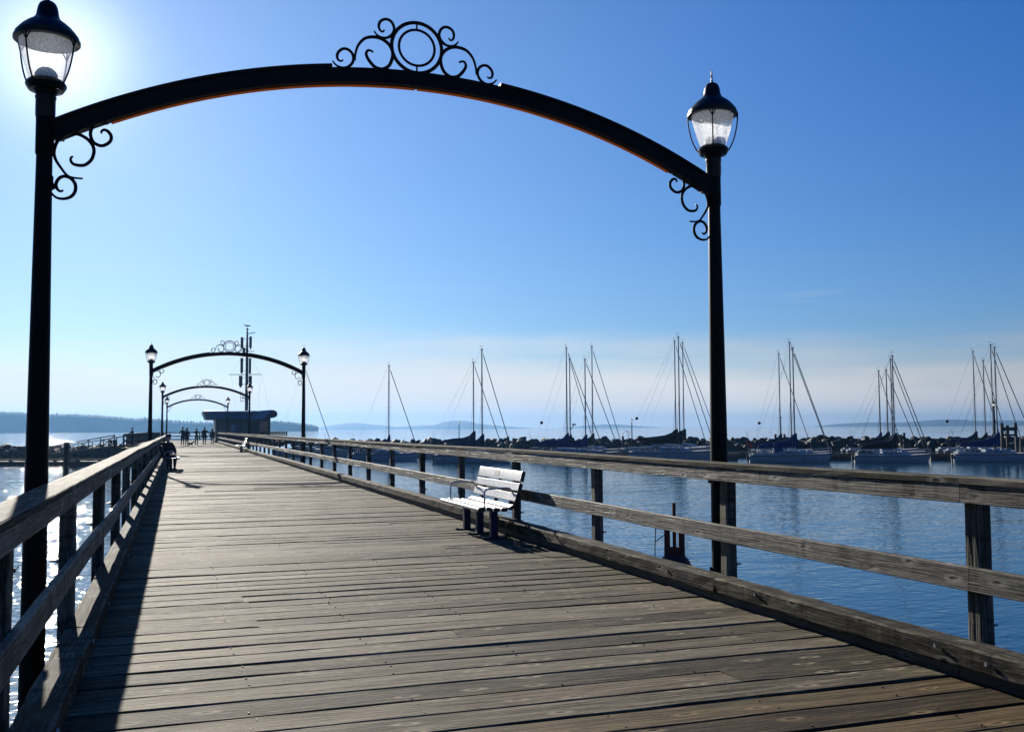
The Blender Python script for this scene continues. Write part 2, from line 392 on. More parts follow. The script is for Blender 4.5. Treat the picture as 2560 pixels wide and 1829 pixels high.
# ------------------------------------------------------------------ the two railings
def railing(side, label, y_end):
    """side -1: left of the walk, +1: right. Everything is timber; X of the walk's middle is 1.965."""
    cxm = 1.965; sx = lambda q: cxm + side*q
    rt = thing('wooden_railing', label, 'railing', (sx(2.62), 0, 0)); org = (sx(2.62), 0, 0)
    rs = random.Random(70+side)
    posts = []; Y = 4.80 - 2.88*3 if side > 0 else 4.80-2.88*3
    while Y < y_end: posts.append(Y); Y += 2.88
    x_post = sx(2.694)
    for i, Y in enumerate(posts):
        p = MB(); near = Y < 22; dx, dy = rs.uniform(-.006, .006), rs.uniform(-.01, .01)
        tp = (x_post+dx+rs.uniform(-.006, .006), Y+dy+rs.uniform(-.008, .008), 1.154 if side > 0 else 1.13); tn = rs.uniform(.2, .7)
        for o_, h_ in (((-.029, .049), (.027, .053)) if side > 0 and i == 3 else ((0, .107),)):    # the nearest right hand post is split down its middle
            p.beam((x_post+dx, Y+dy+o_, -.55), (tp[0], tp[1]+o_, tp[2]), .107, h_, up=(0, 1, 0), ch=.007, segs=8 if near else 2, jit=.0025 if near else 0, seed=300+i+side, tint=tn)
        po = p.build('post', M['rail'], rt, org)
        if Y < 20:
            for zb in (.30, .60):
                q_ = MB(); q_.tube([(x_post+side*.04, Y-.02, zb), (x_post+side*.11, Y-.02, zb)], .009, 6); q_.tube([(x_post+side*.054, Y-.02, zb), (x_post+side*.07, Y-.02, zb)], .02, 6); q_.build('bolt', M['bolt'], po, org)
    def run(name, step, start, x, z, w_, h_, material, ch, jit, tints=None, up=(0, 0, 1), wob=.0):
        n = 0; Ys = [start]
        while Ys[-1] < y_end: Ys.append(Ys[-1]+step)
        Ys[-1] = y_end; prev = (x, z)
        out = []
        for a, c in zip(Ys, Ys[1:]):
            nxt = (x+rs.uniform(-wob, wob)*.3, z+rs.uniform(-wob, wob)*.8); near = a < 30
            t = (tints or {}).get(n, min(1, max(0, rs.gauss(.5, .22))))
            q_ = MB(); q_.beam((prev[0], a+.002, prev[1]), (nxt[0], c-.002, nxt[1]), w_, h_, ch=ch, segs=24 if near else 4, jit=jit if near else 0, seed=n*7+int(z*100)+side, tint=t, bow=rs.uniform(-.008, .006))
            out.append(q_.build(name, material, rt, org)); prev = nxt; n += 1
        return out
    # flat cap boards on top, a face board under them, a middle board, and the heavy kerb timber over a dark filler
    if side > 0: st = 4.80-2.88*4
    else: st = 7.0-5.76*2
    run('cap_board', 5.76, st, sx(2.654 if side > 0 else 2.694), 1.1775 if side > 0 else 1.1545, .19, .045, M['cap'], .006, .0015, {2: 1.0, 1: .25, 3: .45} if side < 0 else None, wob=.016)
    run('face_board', 5.76, 4.80-5.76*2, sx(2.603 if side > 0 else 2.643), 1.097 if side > 0 else 1.073, .068, .108, M['rail'], .005, .0012, wob=.003)
    run('middle_board', 5.76, 4.78-5.76*2, sx(2.618), .586, .044, .148, M['rail'], .005, .0012, wob=.008)
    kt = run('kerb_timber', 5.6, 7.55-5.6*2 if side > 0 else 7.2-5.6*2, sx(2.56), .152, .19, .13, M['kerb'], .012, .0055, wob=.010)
    Y = posts[0]
    while Y < y_end-.5:
        q_ = MB(); q_.beam((sx(2.58), Y+.003, .044), (sx(2.58), min(Y+2.877, y_end), .044), .12, .082, ch=.004, tint=.1); q_.build('kerb_gap_shade', M['pile_wood'], rt, org); Y += 2.88  # solid dark filler standing in for the shaded gap under the kerb
    # bolt heads in the near kerb timbers and boards
    for (Yb, z) in ((4.92, .17), (4.52, .145), (6.9, .17), (8.4, .16), (11.6, .15)):
        hit = min(kt, key=lambda o_: abs(sum(v.co.y for v in o_.data.vertices)/len(o_.data.vertices)-Yb))
        q_ = MB(); q_.tube([(sx(2.459), Yb, z), (sx(2.449), Yb, z)], [.014, .011], 8); q_.build('bolt', M['bolt'], hit, org, smooth=True)
    return rt
railing(-1, 'weathered timber railing along the left edge of the walk, in its own shade', 90.0)
railing(1, 'weathered timber railing along the right edge of the walk, bench set against it', 127.0)

# ------------------------------------------------------------------ lamp archways
def glass_mat():
    m_ = bpy.data.materials.new('frosted_lamp_acrylic'); m_.use_nodes = True; nt = m_.node_tree; l = nt.links.new
    nt.nodes.remove(nt.nodes['Principled BSDF']); out = nt.nodes['Material Output']
    tr = N(nt, 'ShaderNodeBsdfTranslucent'); tr.inputs[0].default_value = (.97, .98, 1, 1)
    tp = N(nt, 'ShaderNodeBsdfTransparent'); tp.inputs[0].default_value = (.93, .95, .97, 1)
    gl = N(nt, 'ShaderNodeBsdfGlossy'); gl.inputs['Roughness'].default_value = .22
    t = N(nt, 'ShaderNodeTexCoord'); n = N(nt, 'ShaderNodeTexNoise'); n.inputs['Scale'].default_value = 75; n.inputs['Detail'].default_value = 2
    r_ = N(nt, 'ShaderNodeMapRange'); r_.inputs['From Min'].default_value = .35; r_.inputs['From Max'].default_value = .65; r_.inputs['To Min'].default_value = .40; r_.inputs['To Max'].default_value = .78
    bp = N(nt, 'ShaderNodeBump'); bp.inputs['Strength'].default_value = .8; bp.inputs['Distance'].default_value = .006
    l(t.outputs['Object'], n.inputs['Vector']); l(n.outputs['Fac'], r_.inputs[0]); l(n.outputs['Fac'], bp.inputs['Height'])
    l(bp.outputs[0], gl.inputs['Normal']); l(bp.outputs[0], tr.inputs['Normal'])
    m1 = N(nt, 'ShaderNodeMixShader'); m2 = N(nt, 'ShaderNodeMixShader'); m2.inputs[0].default_value = .12
    l(r_.outputs[0], m1.inputs[0]); l(tp.outputs[0], m1.inputs[1]); l(tr.outputs[0], m1.inputs[2]); l(m1.outputs[0], m2.inputs[1]); l(gl.outputs[0], m2.inputs[2]); l(m2.outputs[0], out.inputs[0])
    return m_
M['globe'] = glass_mat()
def amber_mat():
    m_ = bpy.data.materials.new('sunlit_edge_amber'); m_.use_nodes = True; nt = m_.node_tree; l = nt.links.new
    nt.nodes.remove(nt.nodes['Principled BSDF']); out = nt.nodes['Material Output']
    tr = N(nt, 'ShaderNodeBsdfTranslucent'); tr.inputs[0].default_value = (.55, .27, .10, 1)
    gl = N(nt, 'ShaderNodeBsdfDiffuse'); gl.inputs[0].default_value = (.5, .25, .10, 1)
    m1 = N(nt, 'ShaderNodeMixShader'); m1.inputs[0].default_value = .25
    l(tr.outputs[0], m1.inputs[1]); l(gl.outputs[0], m1.inputs[2]); l(m1.outputs[0], out.inputs[0]); return m_
M['amber'] = amber_mat()
M['white_plastic'] = mat('opal_bulb', (.75, .77, .8), .4)

def smooth_pts(pts, sub=5, closed=False):
    """Catmull-Rom through the points."""
    P_ = [Vector(p) for p in pts]; out = []; n = len(P_)
    for i in range(n-1):
        p0 = P_[max(i-1, 0)]; p1 = P_[i]; p2 = P_[i+1]; p3 = P_[min(i+2, n-1)]
        for k in range(sub):
            t = k/sub
            out.append(.5*((2*p1)+(p2-p0)*t+(2*p0-5*p1+4*p2-p3)*t*t+(3*p1-p0-3*p2+p3)*t**3))
    out.append(P_[-1]); return out
BR = {
 'C': [(-.718, 3.459), (-.816, 3.468), (-.875, 3.533), (-.915, 3.6), (-.924, 3.663), (-.899, 3.741), (-.842, 3.784), (-.764, 3.805), (-.685, 3.766), (-.644, 3.699), (-.655, 3.622), (-.696, 3.573), (-.74, 3.56), (-.789, 3.569), (-.807, 3.598), (-.802, 3.62), (-.788, 3.625)],
 'U': [(-.544, 3.905), (-.589, 3.906), (-.638, 3.89), (-.665, 3.849), (-.669, 3.8), (-.645, 3.748), (-.586, 3.728), (-.531, 3.763), (-.521, 3.808), (-.543, 3.844), (-.573, 3.856), (-.593, 3.84), (-.589, 3.826)],
 'D': [(-.943, 3.34), (-.904, 3.3), (-.851, 3.292), (-.798, 3.313), (-.77, 3.358), (-.771, 3.412), (-.801, 3.453), (-.845, 3.468), (-.883, 3.45), (-.905, 3.407), (-.896, 3.365), (-.871, 3.348), (-.854, 3.36)]}
CR = {
 'A': [(1.547, 4.916), (1.575, 4.883), (1.619, 4.868), (1.667, 4.875), (1.706, 4.912), (1.721, 4.958), (1.706, 5.005), (1.674, 5.031), (1.638, 5.032), (1.603, 5.011), (1.587, 4.973), (1.595, 4.934), (1.619, 4.919), (1.636, 4.938)],
 'B': [(1.383, 4.64), (1.387, 4.7), (1.41, 4.774), (1.461, 4.837), (1.524, 4.862), (1.595, 4.861), (1.659, 4.829), (1.699, 4.778), (1.708, 4.714), (1.683, 4.639), (1.643, 4.602), (1.6, 4.591), (1.548, 4.607), (1.501, 4.658), (1.479, 4.703), (1.489, 4.736), (1.512, 4.743), (1.541, 4.73)],
 'C': [(1.194, 4.613), (1.229, 4.578), (1.287, 4.565), (1.337, 4.587), (1.368, 4.634), (1.364, 4.689), (1.329, 4.725), (1.286, 4.73), (1.248, 4.703), (1.232, 4.665), (1.24, 4.631), (1.263, 4.62), (1.283, 4.632)]}
AC = 1.921                                    # middle of the arch
def scroll(mb, pts, r=.0125):
    q = smooth_pts([(x, 0, z) for x, z in pts], 4); n = len(q)
    rr = [r*(.55+.45*min(1, 4*min(i, n-1-i)/n)) for i in range(n)]
    mb.tube(q, rr, 8)
AC = 1.921
def lantern(parent, x, zb=0.0, ribs=R(-120.8)):
    """Acorn lantern; z as on the archway (neck 3.74, finial tip 4.95)."""
    ln = empty('lantern', (x, 0, zb), 0, parent)
    p = MB(); p.lathe([(.064, 3.73), (.07, 3.735), (.07, 3.90), (.078, 3.905), (.083, 3.93), (.083, 4.05), (.088, 4.058), (.088, 4.075), (.08, 4.083), (.094, 4.10), (.105, 4.115), (.145, 4.12), (.167, 4.15), (.172, 4.165), (.16, 4.185), (.14, 4.2), (.06, 4.203)], n=32)
    p.build('collar', M['iron2'], ln, smooth=True)
    p = MB(); p.lathe([(.132, 4.19), (.150, 4.235), (.175, 4.30), (.197, 4.36), (.215, 4.42), (.227, 4.47), (.234, 4.53)], n=40, cap=False)
    p.build('globe', M['globe'], ln, smooth='all')
    p = MB(); p.lathe([(.09, 4.203), (.098, 4.22), (.094, 4.25), (.078, 4.275), (.05, 4.295), (.012, 4.305)], n=24); p.build('bulb', M['white_plastic'], ln, smooth='all')
    p = MB(); p.lathe([(.232, 4.51), (.258, 4.505), (.264, 4.515), (.264, 4.552), (.256, 4.56), (.238, 4.582), (.205, 4.615), (.165, 4.645), (.128, 4.668), (.104, 4.69), (.094, 4.715), (.089, 4.745), (.082, 4.775), (.068, 4.803), (.045, 4.820), (.02, 4.827), (.008, 4.828)], n=40)
    p.lathe([(.262, 4.5), (.278, 4.503), (.278, 4.522), (.262, 4.525)], n=40)
    p.build('lantern_roof', M['iron2'], ln, smooth=True)
    p = MB(); p.lathe([(.014, 4.826), (.012, 4.85), (.007, 4.875), (.012, 4.89), (.007, 4.90), (.006, 4.915), (.009, 4.925), (.003, 4.95)], n=10); p.build('finial', M['iron2'], ln, smooth=True)
    for k in range(4):
        a = ribs+k*math.pi/2; ca, sa = math.cos(a), math.sin(a); p = MB()
        prof = [(.274, 4.515), (.272, 4.46), (.262, 4.39), (.243, 4.31), (.215, 4.235), (.17, 4.16)]
        q = smooth_pts([(r_*ca, r_*sa, z) for r_, z in prof], 3); p.tube(q, .0075, 8)
        for sg in (-1, 1):
            b = a+sg*.16; p.tube([(.272*ca, .272*sa, 4.44), (.268*math.cos(b), .268*math.sin(b), 4.51)], .006, 6)
        p.build('rib', M['iron'], ln, smooth=True)
    for ch in ln.children: ch.scale = (.86, .86, 1)
    return ln
def archway(label, Y):
    g = thing('lamp_archway', label, 'archway', (AC, Y, 0), 0, 'lamp archways over the boardwalk'); h = 2.912
    for sd in (-1, 1):
        p = MB(); p.lathe([(.09, -.75), (.087, .0), (.083, 1.0), (.070, 2.4), (.057, 3.66), (.057, 3.74)], (sd*h, 0, 0), 32)
        po = p.build('lamp_post', M['iron'], g, smooth=True)
        p = MB(); p.lathe([(.060, 3.62), (.066, 3.63), (.066, 3.90), (.060, 3.905)], (sd*h, 0, 0), 24)
        p.box((sd*(h-.085), 0, 3.825), (.10, .07, .16)); p.build('clamp', M['iron'], po, smooth=True)
        for Yc in (.18, 1.02):
            p = MB(); p.box((sd*(h-.08), 0, Yc), (.03, .10, .06)); p.tube([(sd*(h-.09), 0, Yc), (sd*(h-.06), 0, Yc)], .03, 10); p.build('fixing', M['iron'], po)
        lantern(g, sd*h)
        p = MB()
        for key in BR: scroll(p, [(sd*-(x-AC), z) for x, z in BR[key]], .0135)
        if sd < 0: p.prism([(-h+.05, 3.46), (-h+.066, 3.46), (-h+.066, 3.415), (-h+.09, 3.375), (-h+.05, 3.35)], -.02, .02)
        p.build('scroll_bracket', M['iron'], g, smooth=True)
    cz = 4.464-5.86
    def arc(r0, r1, x0, x1, y0, y1, n=48):
        rings = []
        for i in range(n+1):
            x = x0+(x1-x0)*i/n; a = math.asin(x/5.92); s_, c_ = math.sin(a), math.cos(a)
            rings.append([(r0*s_, y0, cz+r0*c_), (r0*s_, y1, cz+r0*c_), (r1*s_, y1, cz+r1*c_), (r1*s_, y0, cz+r1*c_)])
        return rings
    p = MB(); p.loft(arc(5.86, 5.984, -2.84, 2.84, -.05, .05)); be = p.build('arch_beam', M['iron'], g, smooth=True)
    for a, c in ((-2.83, -.729), (.735, 2.83)):
        p = MB(); p.loft(arc(5.985, 6.009, a, c, -.068, .068, 24)); p.build('top_plate', M['iron'], be, smooth=True)
    for a, c in ((-2.47, -.012), (.012, 2.47)):
        p = MB(); p.loft(arc(5.848, 5.8595, a, c, .028, .053, 30)); p.build('sunlit_edge', M['amber'], be)  # added strip, its orange paints the sun caught on the beam's far edge
    cr = MB()
    for r_, th, zc in ((.222, .0165, 4.815), (.158, .012, 4.815)):
        cr.tube([(r_*math.cos(t*math.pi/36), 0, zc+r_*math.sin(t*math.pi/36)) for t in range(72)], th, 8, closed=True)
    for a, c in ((4.60, 4.66), (4.965, 5.03)): cr.tube([(0, 0, a), (0, 0, c)], .008, 8)
    for sd in (-1, 1):
        for key in CR: scroll(cr, [(sd*-(x-AC), z) for x, z in CR[key]], .0155 if key == 'B' else .013)
    cr.build('crest_scrollwork', M['iron'], g, smooth=True)
    return g
arch1 = archway('nearest black lamp archway, large scrolled arch spanning the top of the view', 8.1)
for lab, Y in (('second black lamp archway along the walk, beyond the white bench', 40.2), ('third lamp archway along the walk, small, just ahead of the most distant one', 71.6), ('farthest and smallest lamp archway, by the pale cabin at the pier end', 103.0)):
    o = copy_tree(arch1); o.location.y = Y; o['label'] = lab
# ------------------------------------------------------------------ benches
def slat_mat():
    m_ = mat('pale_recycled_plastic', (.50, .50, .48), .38, spec=.5); nt = m_.node_tree; l = nt.links.new; b = nt.nodes['Principled BSDF']
    t = N(nt, 'ShaderNodeTexCoord'); n = N(nt, 'ShaderNodeTexNoise'); n.inputs['Scale'].default_value = 110; n.inputs['Detail'].default_value = 2; l(t.outputs['Object'], n.inputs['Vector'])
    c = N(nt, 'ShaderNodeValToRGB'); e_ = c.color_ramp.elements; e_[0].position = .42; e_[0].color = (.17, .17, .165, 1); e_[1].position = .58; e_[1].color = (.56, .56, .545, 1)
    l(n.outputs['Fac'], c.inputs[0]); l(c.outputs[0], b.inputs['Base Color'])
    bp = N(nt, 'ShaderNodeBump'); bp.inputs['Strength'].default_value = .9; bp.inputs['Distance'].default_value = .004; l(n.outputs['Fac'], bp.inputs['Height']); l(bp.outputs[0], b.inputs['Normal'])
    return m_
M['slat'] = slat_mat()
M['slat_end'] = mat('dark_slat_end', (.02, .02, .018), .7)  # end faces, much darker than the slat sides
M['navy'] = mat('navy_painted_steel', (.006, .010, .045), .5, spec=.2, vary=.2)
M['steel'] = mat('brushed_steel_tube', (.42, .43, .44), .3, metal=.9)
M['plaque'] = mat('bronze_plaque', (.20, .185, .17), .45, metal=.6, bump=.4, bscale=120)
def bench(label):
    """Length along y, sitter faces -x; origin on the deck under the middle."""
    g = thing('park_bench', label, 'bench', (0, 0, 0), 0, 'white slatted benches on the boardwalk'); hl = .98
    def slat(x0, z0, x1, z1, th=.052, rnd=False, name='seat_slat'):
        d = Vector((x1-x0, 0, z1-z0)); n_ = Vector((-d.z, 0, d.x)).normalized()
        if n_.z < 0: n_ = -n_
        a, b = Vector((x0, 0, z0)), Vector((x1, 0, z1)); t = d.normalized()
        c = .008; lo = [a+t*c-n_*th*.0, b-t*c]
        pf = [a-n_*th+t*c, b-n_*th-t*c, b-n_*(th-c), b-n_*c, b-t*c, a+t*c, a-n_*c, a-n_*(th-c)]
        if rnd == 'front': pf = [a+t*(th*.5)+(-t*math.cos(q)+n_*math.sin(q))*th*.5-n_*th*.5 for q in [math.pi*(.5-k/8) for k in range(9)]]+[b-n_*th, b]
        if rnd == 'top': pf = [a, a-n_*th]+[b-t*(th*.5)+(t*math.cos(q)+n_*math.sin(q))*th*.5-n_*th*.5 for q in [math.pi*(-.5+k/8) for k in range(9)]]
        p = MB(); r1 = [(q.x, -hl, q.z) for q in pf]; r2 = [(q.x, hl, q.z) for q in pf]; n = len(r1)
        p.add(r1+r2, [(i, (i+1) % n, (i+1) % n+n, i+n) for i in range(n)]); p.m = 1; p.add(r1, [tuple(range(n))]); p.add(r2, [tuple(range(n-1, -1, -1))])
        return p.build(name, [M['slat'], M['slat_end']], g, smooth=True, fix=False)
    slat(-.345, .455, -.235, .46, .06, 'front'); slat(-.219, .458, -.135, .452); slat(-.114, .45, -.03, .443); slat(-.009, .442, .074, .442); slat(.094, .446, .163, .484)
    slat(.178, .522, .214, .635, name='back_slat'); slat(.223, .664, .254, .768, name='back_slat'); tp = slat(.26, .793, .295, .935, .052, 'top', name='back_slat')
    p = MB(); p.add([(.2665, -.02, .83), (.2665, .2, .83), (.2838, .2, .90), (.2838, -.02, .90), (.272, -.02, .83), (.272, .2, .83), (.29, .2, .90), (.29, -.02, .90)], [(0, 1, 2, 3), (4, 7, 6, 5), (0, 4, 5, 1), (1, 5, 6, 2), (2, 6, 7, 3), (3, 7, 4, 0)])
    pl = p.build('plaque', M['plaque'], tp)
    for Y in (-.66, 0, .66):
        p = MB(); p.box((-.02, Y, .20), (.10, .085, .40)); p.box((-.03, Y, .392), (.5, .05, .014))
        p.beam((-.02, Y, .385), (.22, Y, .44), .05, .03); p.beam((.22, Y, .44), (.325, Y, .88), .05, .03, up=(0, 1, 0))
        lg = p.build('leg', M['navy'], g)
        p = MB(); p.box((-.02, Y, .012), (.36, .09, .02)); ft = p.build('foot_plate', M['navy'], lg)
        p = MB()
        for q in (-.17, .12): p.tube([(q, Y, .022), (q, Y, .036)], .014, 8)
        p.build('foot_bolt', M['bolt'], lg)
    for Y in (-.86, .86):
        p = MB(); q = smooth_pts([(-.215, Y, .455), (-.215, Y, .56), (-.213, Y, .64), (-.19, Y, .68), (-.13, Y, .695), (.10, Y, .70), (.16, Y, .685), (.20, Y, .62), (.235, Y, .53)], 4)
        p.tube(q, .0125, 8); p.build('armrest', M['steel'], g, smooth=True)
    return g
b1 = bench('near white slatted bench with a plaque, on three navy legs against the right railing'); b1.location = (4.165, 13.58, 0)
b2 = copy_tree(b1); b2.location = (4.165, 69.0, 0); b2['label'] = 'distant small white bench against the right railing, ahead of the walkers'
b3 = copy_tree(b1); b3.location = (-.235, 40.3, 0); b3.rotation_euler.z = math.pi; b3['label'] = 'bench in shade at the left railing with the hatted person sitting on it'

# ------------------------------------------------------------------ rusty red bracket outside the right railing
M['rust'] = mat('rusty_red_steel', (.10, .014, .008), .65, vary=.5, vscale=14, bump=.4)
bx, by = 4.98, 9.28
g = thing('hoist_bracket', 'rust red slotted steel bracket with a thin pole, outside the right railing', 'bracket', (bx, by, -.45))
p = MB(); p.lathe([(.19, -.45), (.185, .02), (.175, .07), (.145, .13), (.10, .175)], (bx, by, 0), 20); p.box((bx-.2, by, -.36), (.5, .16, .12)); p.build('base', M['rust'], g, (bx, by, -.45), smooth=True)
p = MB()
rot = R(-28); cs, sn = math.cos(rot), math.sin(rot)
def rb(u, z, w_, d_, h_): p.box((bx+u*cs, by+u*sn, z), (w_, d_, h_), rot)
rb(-.075, .30, .062, .08, .36); rb(.075, .30, .062, .08, .36); rb(0, .19, .215, .082, .13); rb(0, .475, .215, .082, .065); rb(-.118, .48, .03, .06, .04)
p.build('slotted_frame', M['rust'], g, (bx, by, -.45))
p = MB(); p.tube([(bx, by, .06), (bx, by, .72)], .019, 10); p.build('pole', M['rust'], g, (bx, by, -.45), smooth=True)
p = MB(); ux, uy = bx-.20*cs, by-.20*sn
p.tube(smooth_pts([(ux+.004, uy, .56), (ux+.006, uy, .42), (ux-.002, uy, .3), (ux-.006, uy, .16), (ux-.004, uy, .06)], 4), .005, 6); p.tube([(ux, uy, .31), (bx-.105*cs, by-.105*sn, .38)], .005, 6); p.lathe([(.004, .08), (.012, .06), (.014, .03), (.006, .01)], (ux-.004, uy, 0), 10)
p.build('rope', M['dark'], g, (bx, by, -.45), smooth=True)

# ------------------------------------------------------------------ railings round the pier head
def rail_run(pts, label):
    o = Vector(pts[0]); g = thing('wooden_railing', label, 'railing', o, 0)
    for a, b in zip(pts, pts[1:]):
        a, b = Vector(a), Vector(b); n = max(1, round((b-a).length/2.4)); 
        for z, w_, h_, nm, mt in ((1.18, .19, .045, 'cap_board', 'cap'), (1.10, .045, .105, 'face_board', 'rail'), (.59, .045, .15, 'middle_board', 'rail'), (.15, .19, .13, 'kerb_timber', 'kerb')):
            q = MB(); q.beam(a+Vector((0, 0, z)), b+Vector((0, 0, z)), w_, h_); q.build(nm, M[mt], g, o)
        for i in range(n+1):
            c = a+(b-a)*(i/n); q = MB(); q.box((c.x, c.y, .3), (.15, .15, 1.7)); q.build('post', M['rail'], g, o)
    return g
rail_run([(-.7, 91.6, 0), (-4.4, 91.6, 0)], 'short dark railing closing the side landing at the top of the gangway')
rail_run([(-4.4, 97.5, 0), (-4.4, 151.5, 0), (13.2, 151.5, 0)], 'far railing round the pier head, seen behind the walking people')
rail_run([(5.0, 127.2, 0), (13.2, 127.2, 0), (13.2, 151, 0)], 'railing around the cabin end of the pier head, right side')
for i, (X, lab) in enumerate(((-3.3, 'dark board screen fixed behind the far railing, left of the couple'), (1.2, 'pale notice panel on the far railing between the couple and the other walkers'))):
    p = MB(); p.box((0, 0, .55), (1.9 if i == 0 else 1.0, .06, 1.0)); p.box((-.4, .04, .55), (.06, .05, 1.1)); p.box((.4, .04, .55), (.06, .05, 1.1))
    o = p.build('notice_panel', mat('panel_grey', (.03, .035, .04) if i == 0 else (.25, .26, .28), .6), smooth=False); o.location = (X, 151.2, .0); tag(o, lab, 'panel')

# ------------------------------------------------------------------ cabin with its swept roof and the aerial mast
M['cab'] = mat('grey_blue_cladding', (.055, .075, .10), .6, vary=.15, vscale=3)
M['cab_roof'] = mat('steel_blue_metal_roof', (.05, .145, .30), .4, spec=.5)
M['cab_dark'] = mat('charcoal_panel', (.018, .022, .028), .5)
M['cab_trim'] = mat('pale_roof_edge', (.5, .52, .55), .4)
M['cab_glass'] = mat('dim_window', (.02, .03, .045), .08, spec=.7)
cab = thing('pier_cabin', 'grey blue cabin with a swept overhanging roof at the far end of the pier', 'cabin', (8, 133, 0)); org = (8, 133, 0)
p = MB(); p.box((8.0, 133.5, 1.5), (6.7, 8.5, 3.0)); wl = p.build('wall', M['cab'], cab, org)
for X, w_ in ((4.75, .08), (6.0, .06), (7.6, .1), (8.6, .06), (9.9, .1), (11.2, .1)):
    p = MB(); p.box((X, 129.2, 1.45), (w_, .06, 2.9)); p.build('wall_batten', M['cab_dark'], cab, org)
p = MB(); p.box((9.2, 129.22, 1.25), (1.1, .05, 2.3)); dr = p.build('door', M['cab_dark'], cab, org)
p = MB(); p.tube([(8.8, 129.16, 1.1), (8.8, 129.16, 1.4)], .02, 6); p.build('handle', M['steel'], dr, org)
p = MB(); p.box((10.55, 129.22, 1.45), (1.05, .04, 2.3)); p.build('window', M['cab_glass'], cab, org)
p = MB(); p.box((6.75, 129.22, 1.75), (.55, .03, .75)); p.build('notice', mat('notice_blue', (.12, .17, .26), .6), cab, org)
def roof_ring(x0, x1, y0, y1, z, c): return [(x0+c, y0, z), (x1-c, y0, z), (x1, y0+c, z), (x1, y1-c, z), (x1-c, y1, z), (x0+c, y1, z), (x0, y1-c, z), (x0, y0+c, z)]
p = MB(); p.loft([roof_ring(3.55, 9.3, 128.2, 138.4, 2.78, .5), roof_ring(3.42, 9.5, 128.0, 138.6, 2.85, .5), roof_ring(3.05, 9.9, 127.4, 139.2, 3.72, .6), roof_ring(3.1, 9.85, 127.5, 139.1, 3.84, .6), roof_ring(3.3, 9.7, 127.8, 138.9, 3.9, .6)])
rf = p.build('roof', M['cab_roof'], cab, org, smooth=True)
p = MB(); p.loft([roof_ring(3.02, 9.93, 127.36, 139.24, 3.725, .6), roof_ring(3.02, 9.93, 127.36, 139.24, 3.80, .6)]); p.build('roof_edge', M['cab_trim'], rf, org)
p = MB(); wing = [(8.7, 2.75), (10.9, 2.9), (11.75, 3.0), (12.05, 3.2), (12.12, 3.5), (12.02, 3.78), (11.75, 3.95), (11.3, 4.0), (9.6, 3.86)]
p.prism(wing, 128.0, 138.0); p.build('roof_wing', M['cab_roof'], cab, org)
p = MB(); p.prism([(10.5, 2.93), (11.7, 3.03), (11.98, 3.22), (12.05, 3.5), (11.96, 3.75), (11.7, 3.9), (11.35, 3.93)], 127.93, 128.02); p.build('wing_end', M['cab_dark'], cab, org)
# aerial mast
mx_, my_ = at_Y(616*1.0, 1040, 133).x, 133.0
M['mast'] = mat('dark_grey_mast', (.04, .048, .055), .5)
M['antenna'] = mat('antenna_grey_green', (.045, .058, .062), .55)
am = thing('aerial_mast', 'tall aerial mast with stacked antenna panels rising from the cabin roof', 'mast', (mx_, my_, 3.9)); org = (mx_, my_, 3.9)
def mz(yc): return at_Y(616, 780+yc/3.867, my_).z
def mxo(xc): return mx_+(xc-1223)/3.867*134/2440*1.06
ztop = mz(180)
p = MB(); p.tube([(mx_, my_, 3.86), (mx_, my_, 3.95)], .5, 16); p.tube([(mx_, my_, 3.9), (mx_, my_, mz(420)), (mx_, my_, ztop)], [.22, .17, .10], 14); p.tube([(mx_, my_, ztop), (mx_, my_, mz(150))], .03, 8); p.build('pole', M['mast'], am, org, smooth=True)
p = MB(); p.lathe([(.01, -.16), (.11, -.11), (.16, 0), (.11, .11), (.01, .16)], (mx_, my_, mz(165)), 14); p.build('finial_ball', M['mast'], am, org, smooth=True)
for xa, xb, ya, yb_ in ((1167, 1190, 245, 345), (1240, 1262, 235, 345), (1167, 1190, 445, 585), (1238, 1258, 445, 590), (1156, 1186, 615, 715), (1238, 1266, 615, 700), (1184, 1206, 345, 420)):
    za, zb_ = mz(ya), mz(yb_); x0, x1 = mxo(xa), mxo(xb); c = (x0+x1)/2; sd = 1 if c > mx_ else -1
    p = MB(); p.box((c, my_-.1, (za+zb_)/2), (x1-x0, .16, za-zb_)); p.box((c, my_-.1, zb_-.08), ((x1-x0)*.5, .1, .2)); an = p.build('antenna_panel', M['antenna'], am, org)
    p = MB()
    for z in (za-.25, zb_+.25): p.tube([(mx_, my_, z), (c, my_-.04, z)], .03, 6)
    p.build('antenna_arm', M['mast'], an, org)
for ya, xa, xb, yb_ in ((605, 1070, 1350, 600), (377, 1145, 1285, 377)):
    p = MB(); p.tube([(mxo(xa), my_, mz(ya)), (mxo(xb), my_, mz(yb_))], .04, 8); p.build('yard', M['mast'], am, org, smooth=True)
p = MB(); p.tube([(mx_, my_, mz(210)), (mxo(1292), my_, mz(195))], .045, 8); p.build('gaff', M['mast'], am, org, smooth=True)
p = MB()
for q in (1172, 1188): p.tube([(mxo(q), my_, mz(865)), (mxo(q), my_, mz(765))], .03, 6)
for q in (865, 830, 800): p.tube([(mxo(1170), my_, mz(q)), (mx_, my_, mz(q)+.1)], .03, 6)
p.build('ladder_frame', M['mast'], am, org)
p = MB()
for a, b in (((1090, 604), (1200, 400)), ((1335, 600), (1240, 400)), ((1090, 604), (1140, 950)), ((1335, 600), (1330, 950)), ((1350, 600), (1420, 950))): p.tube([(mxo(a[0]), my_, mz(a[1])), (mxo(b[0]), my_+.6, mz(b[1]))], .007, 4)
p.build('stay', M['mast'], am, org)

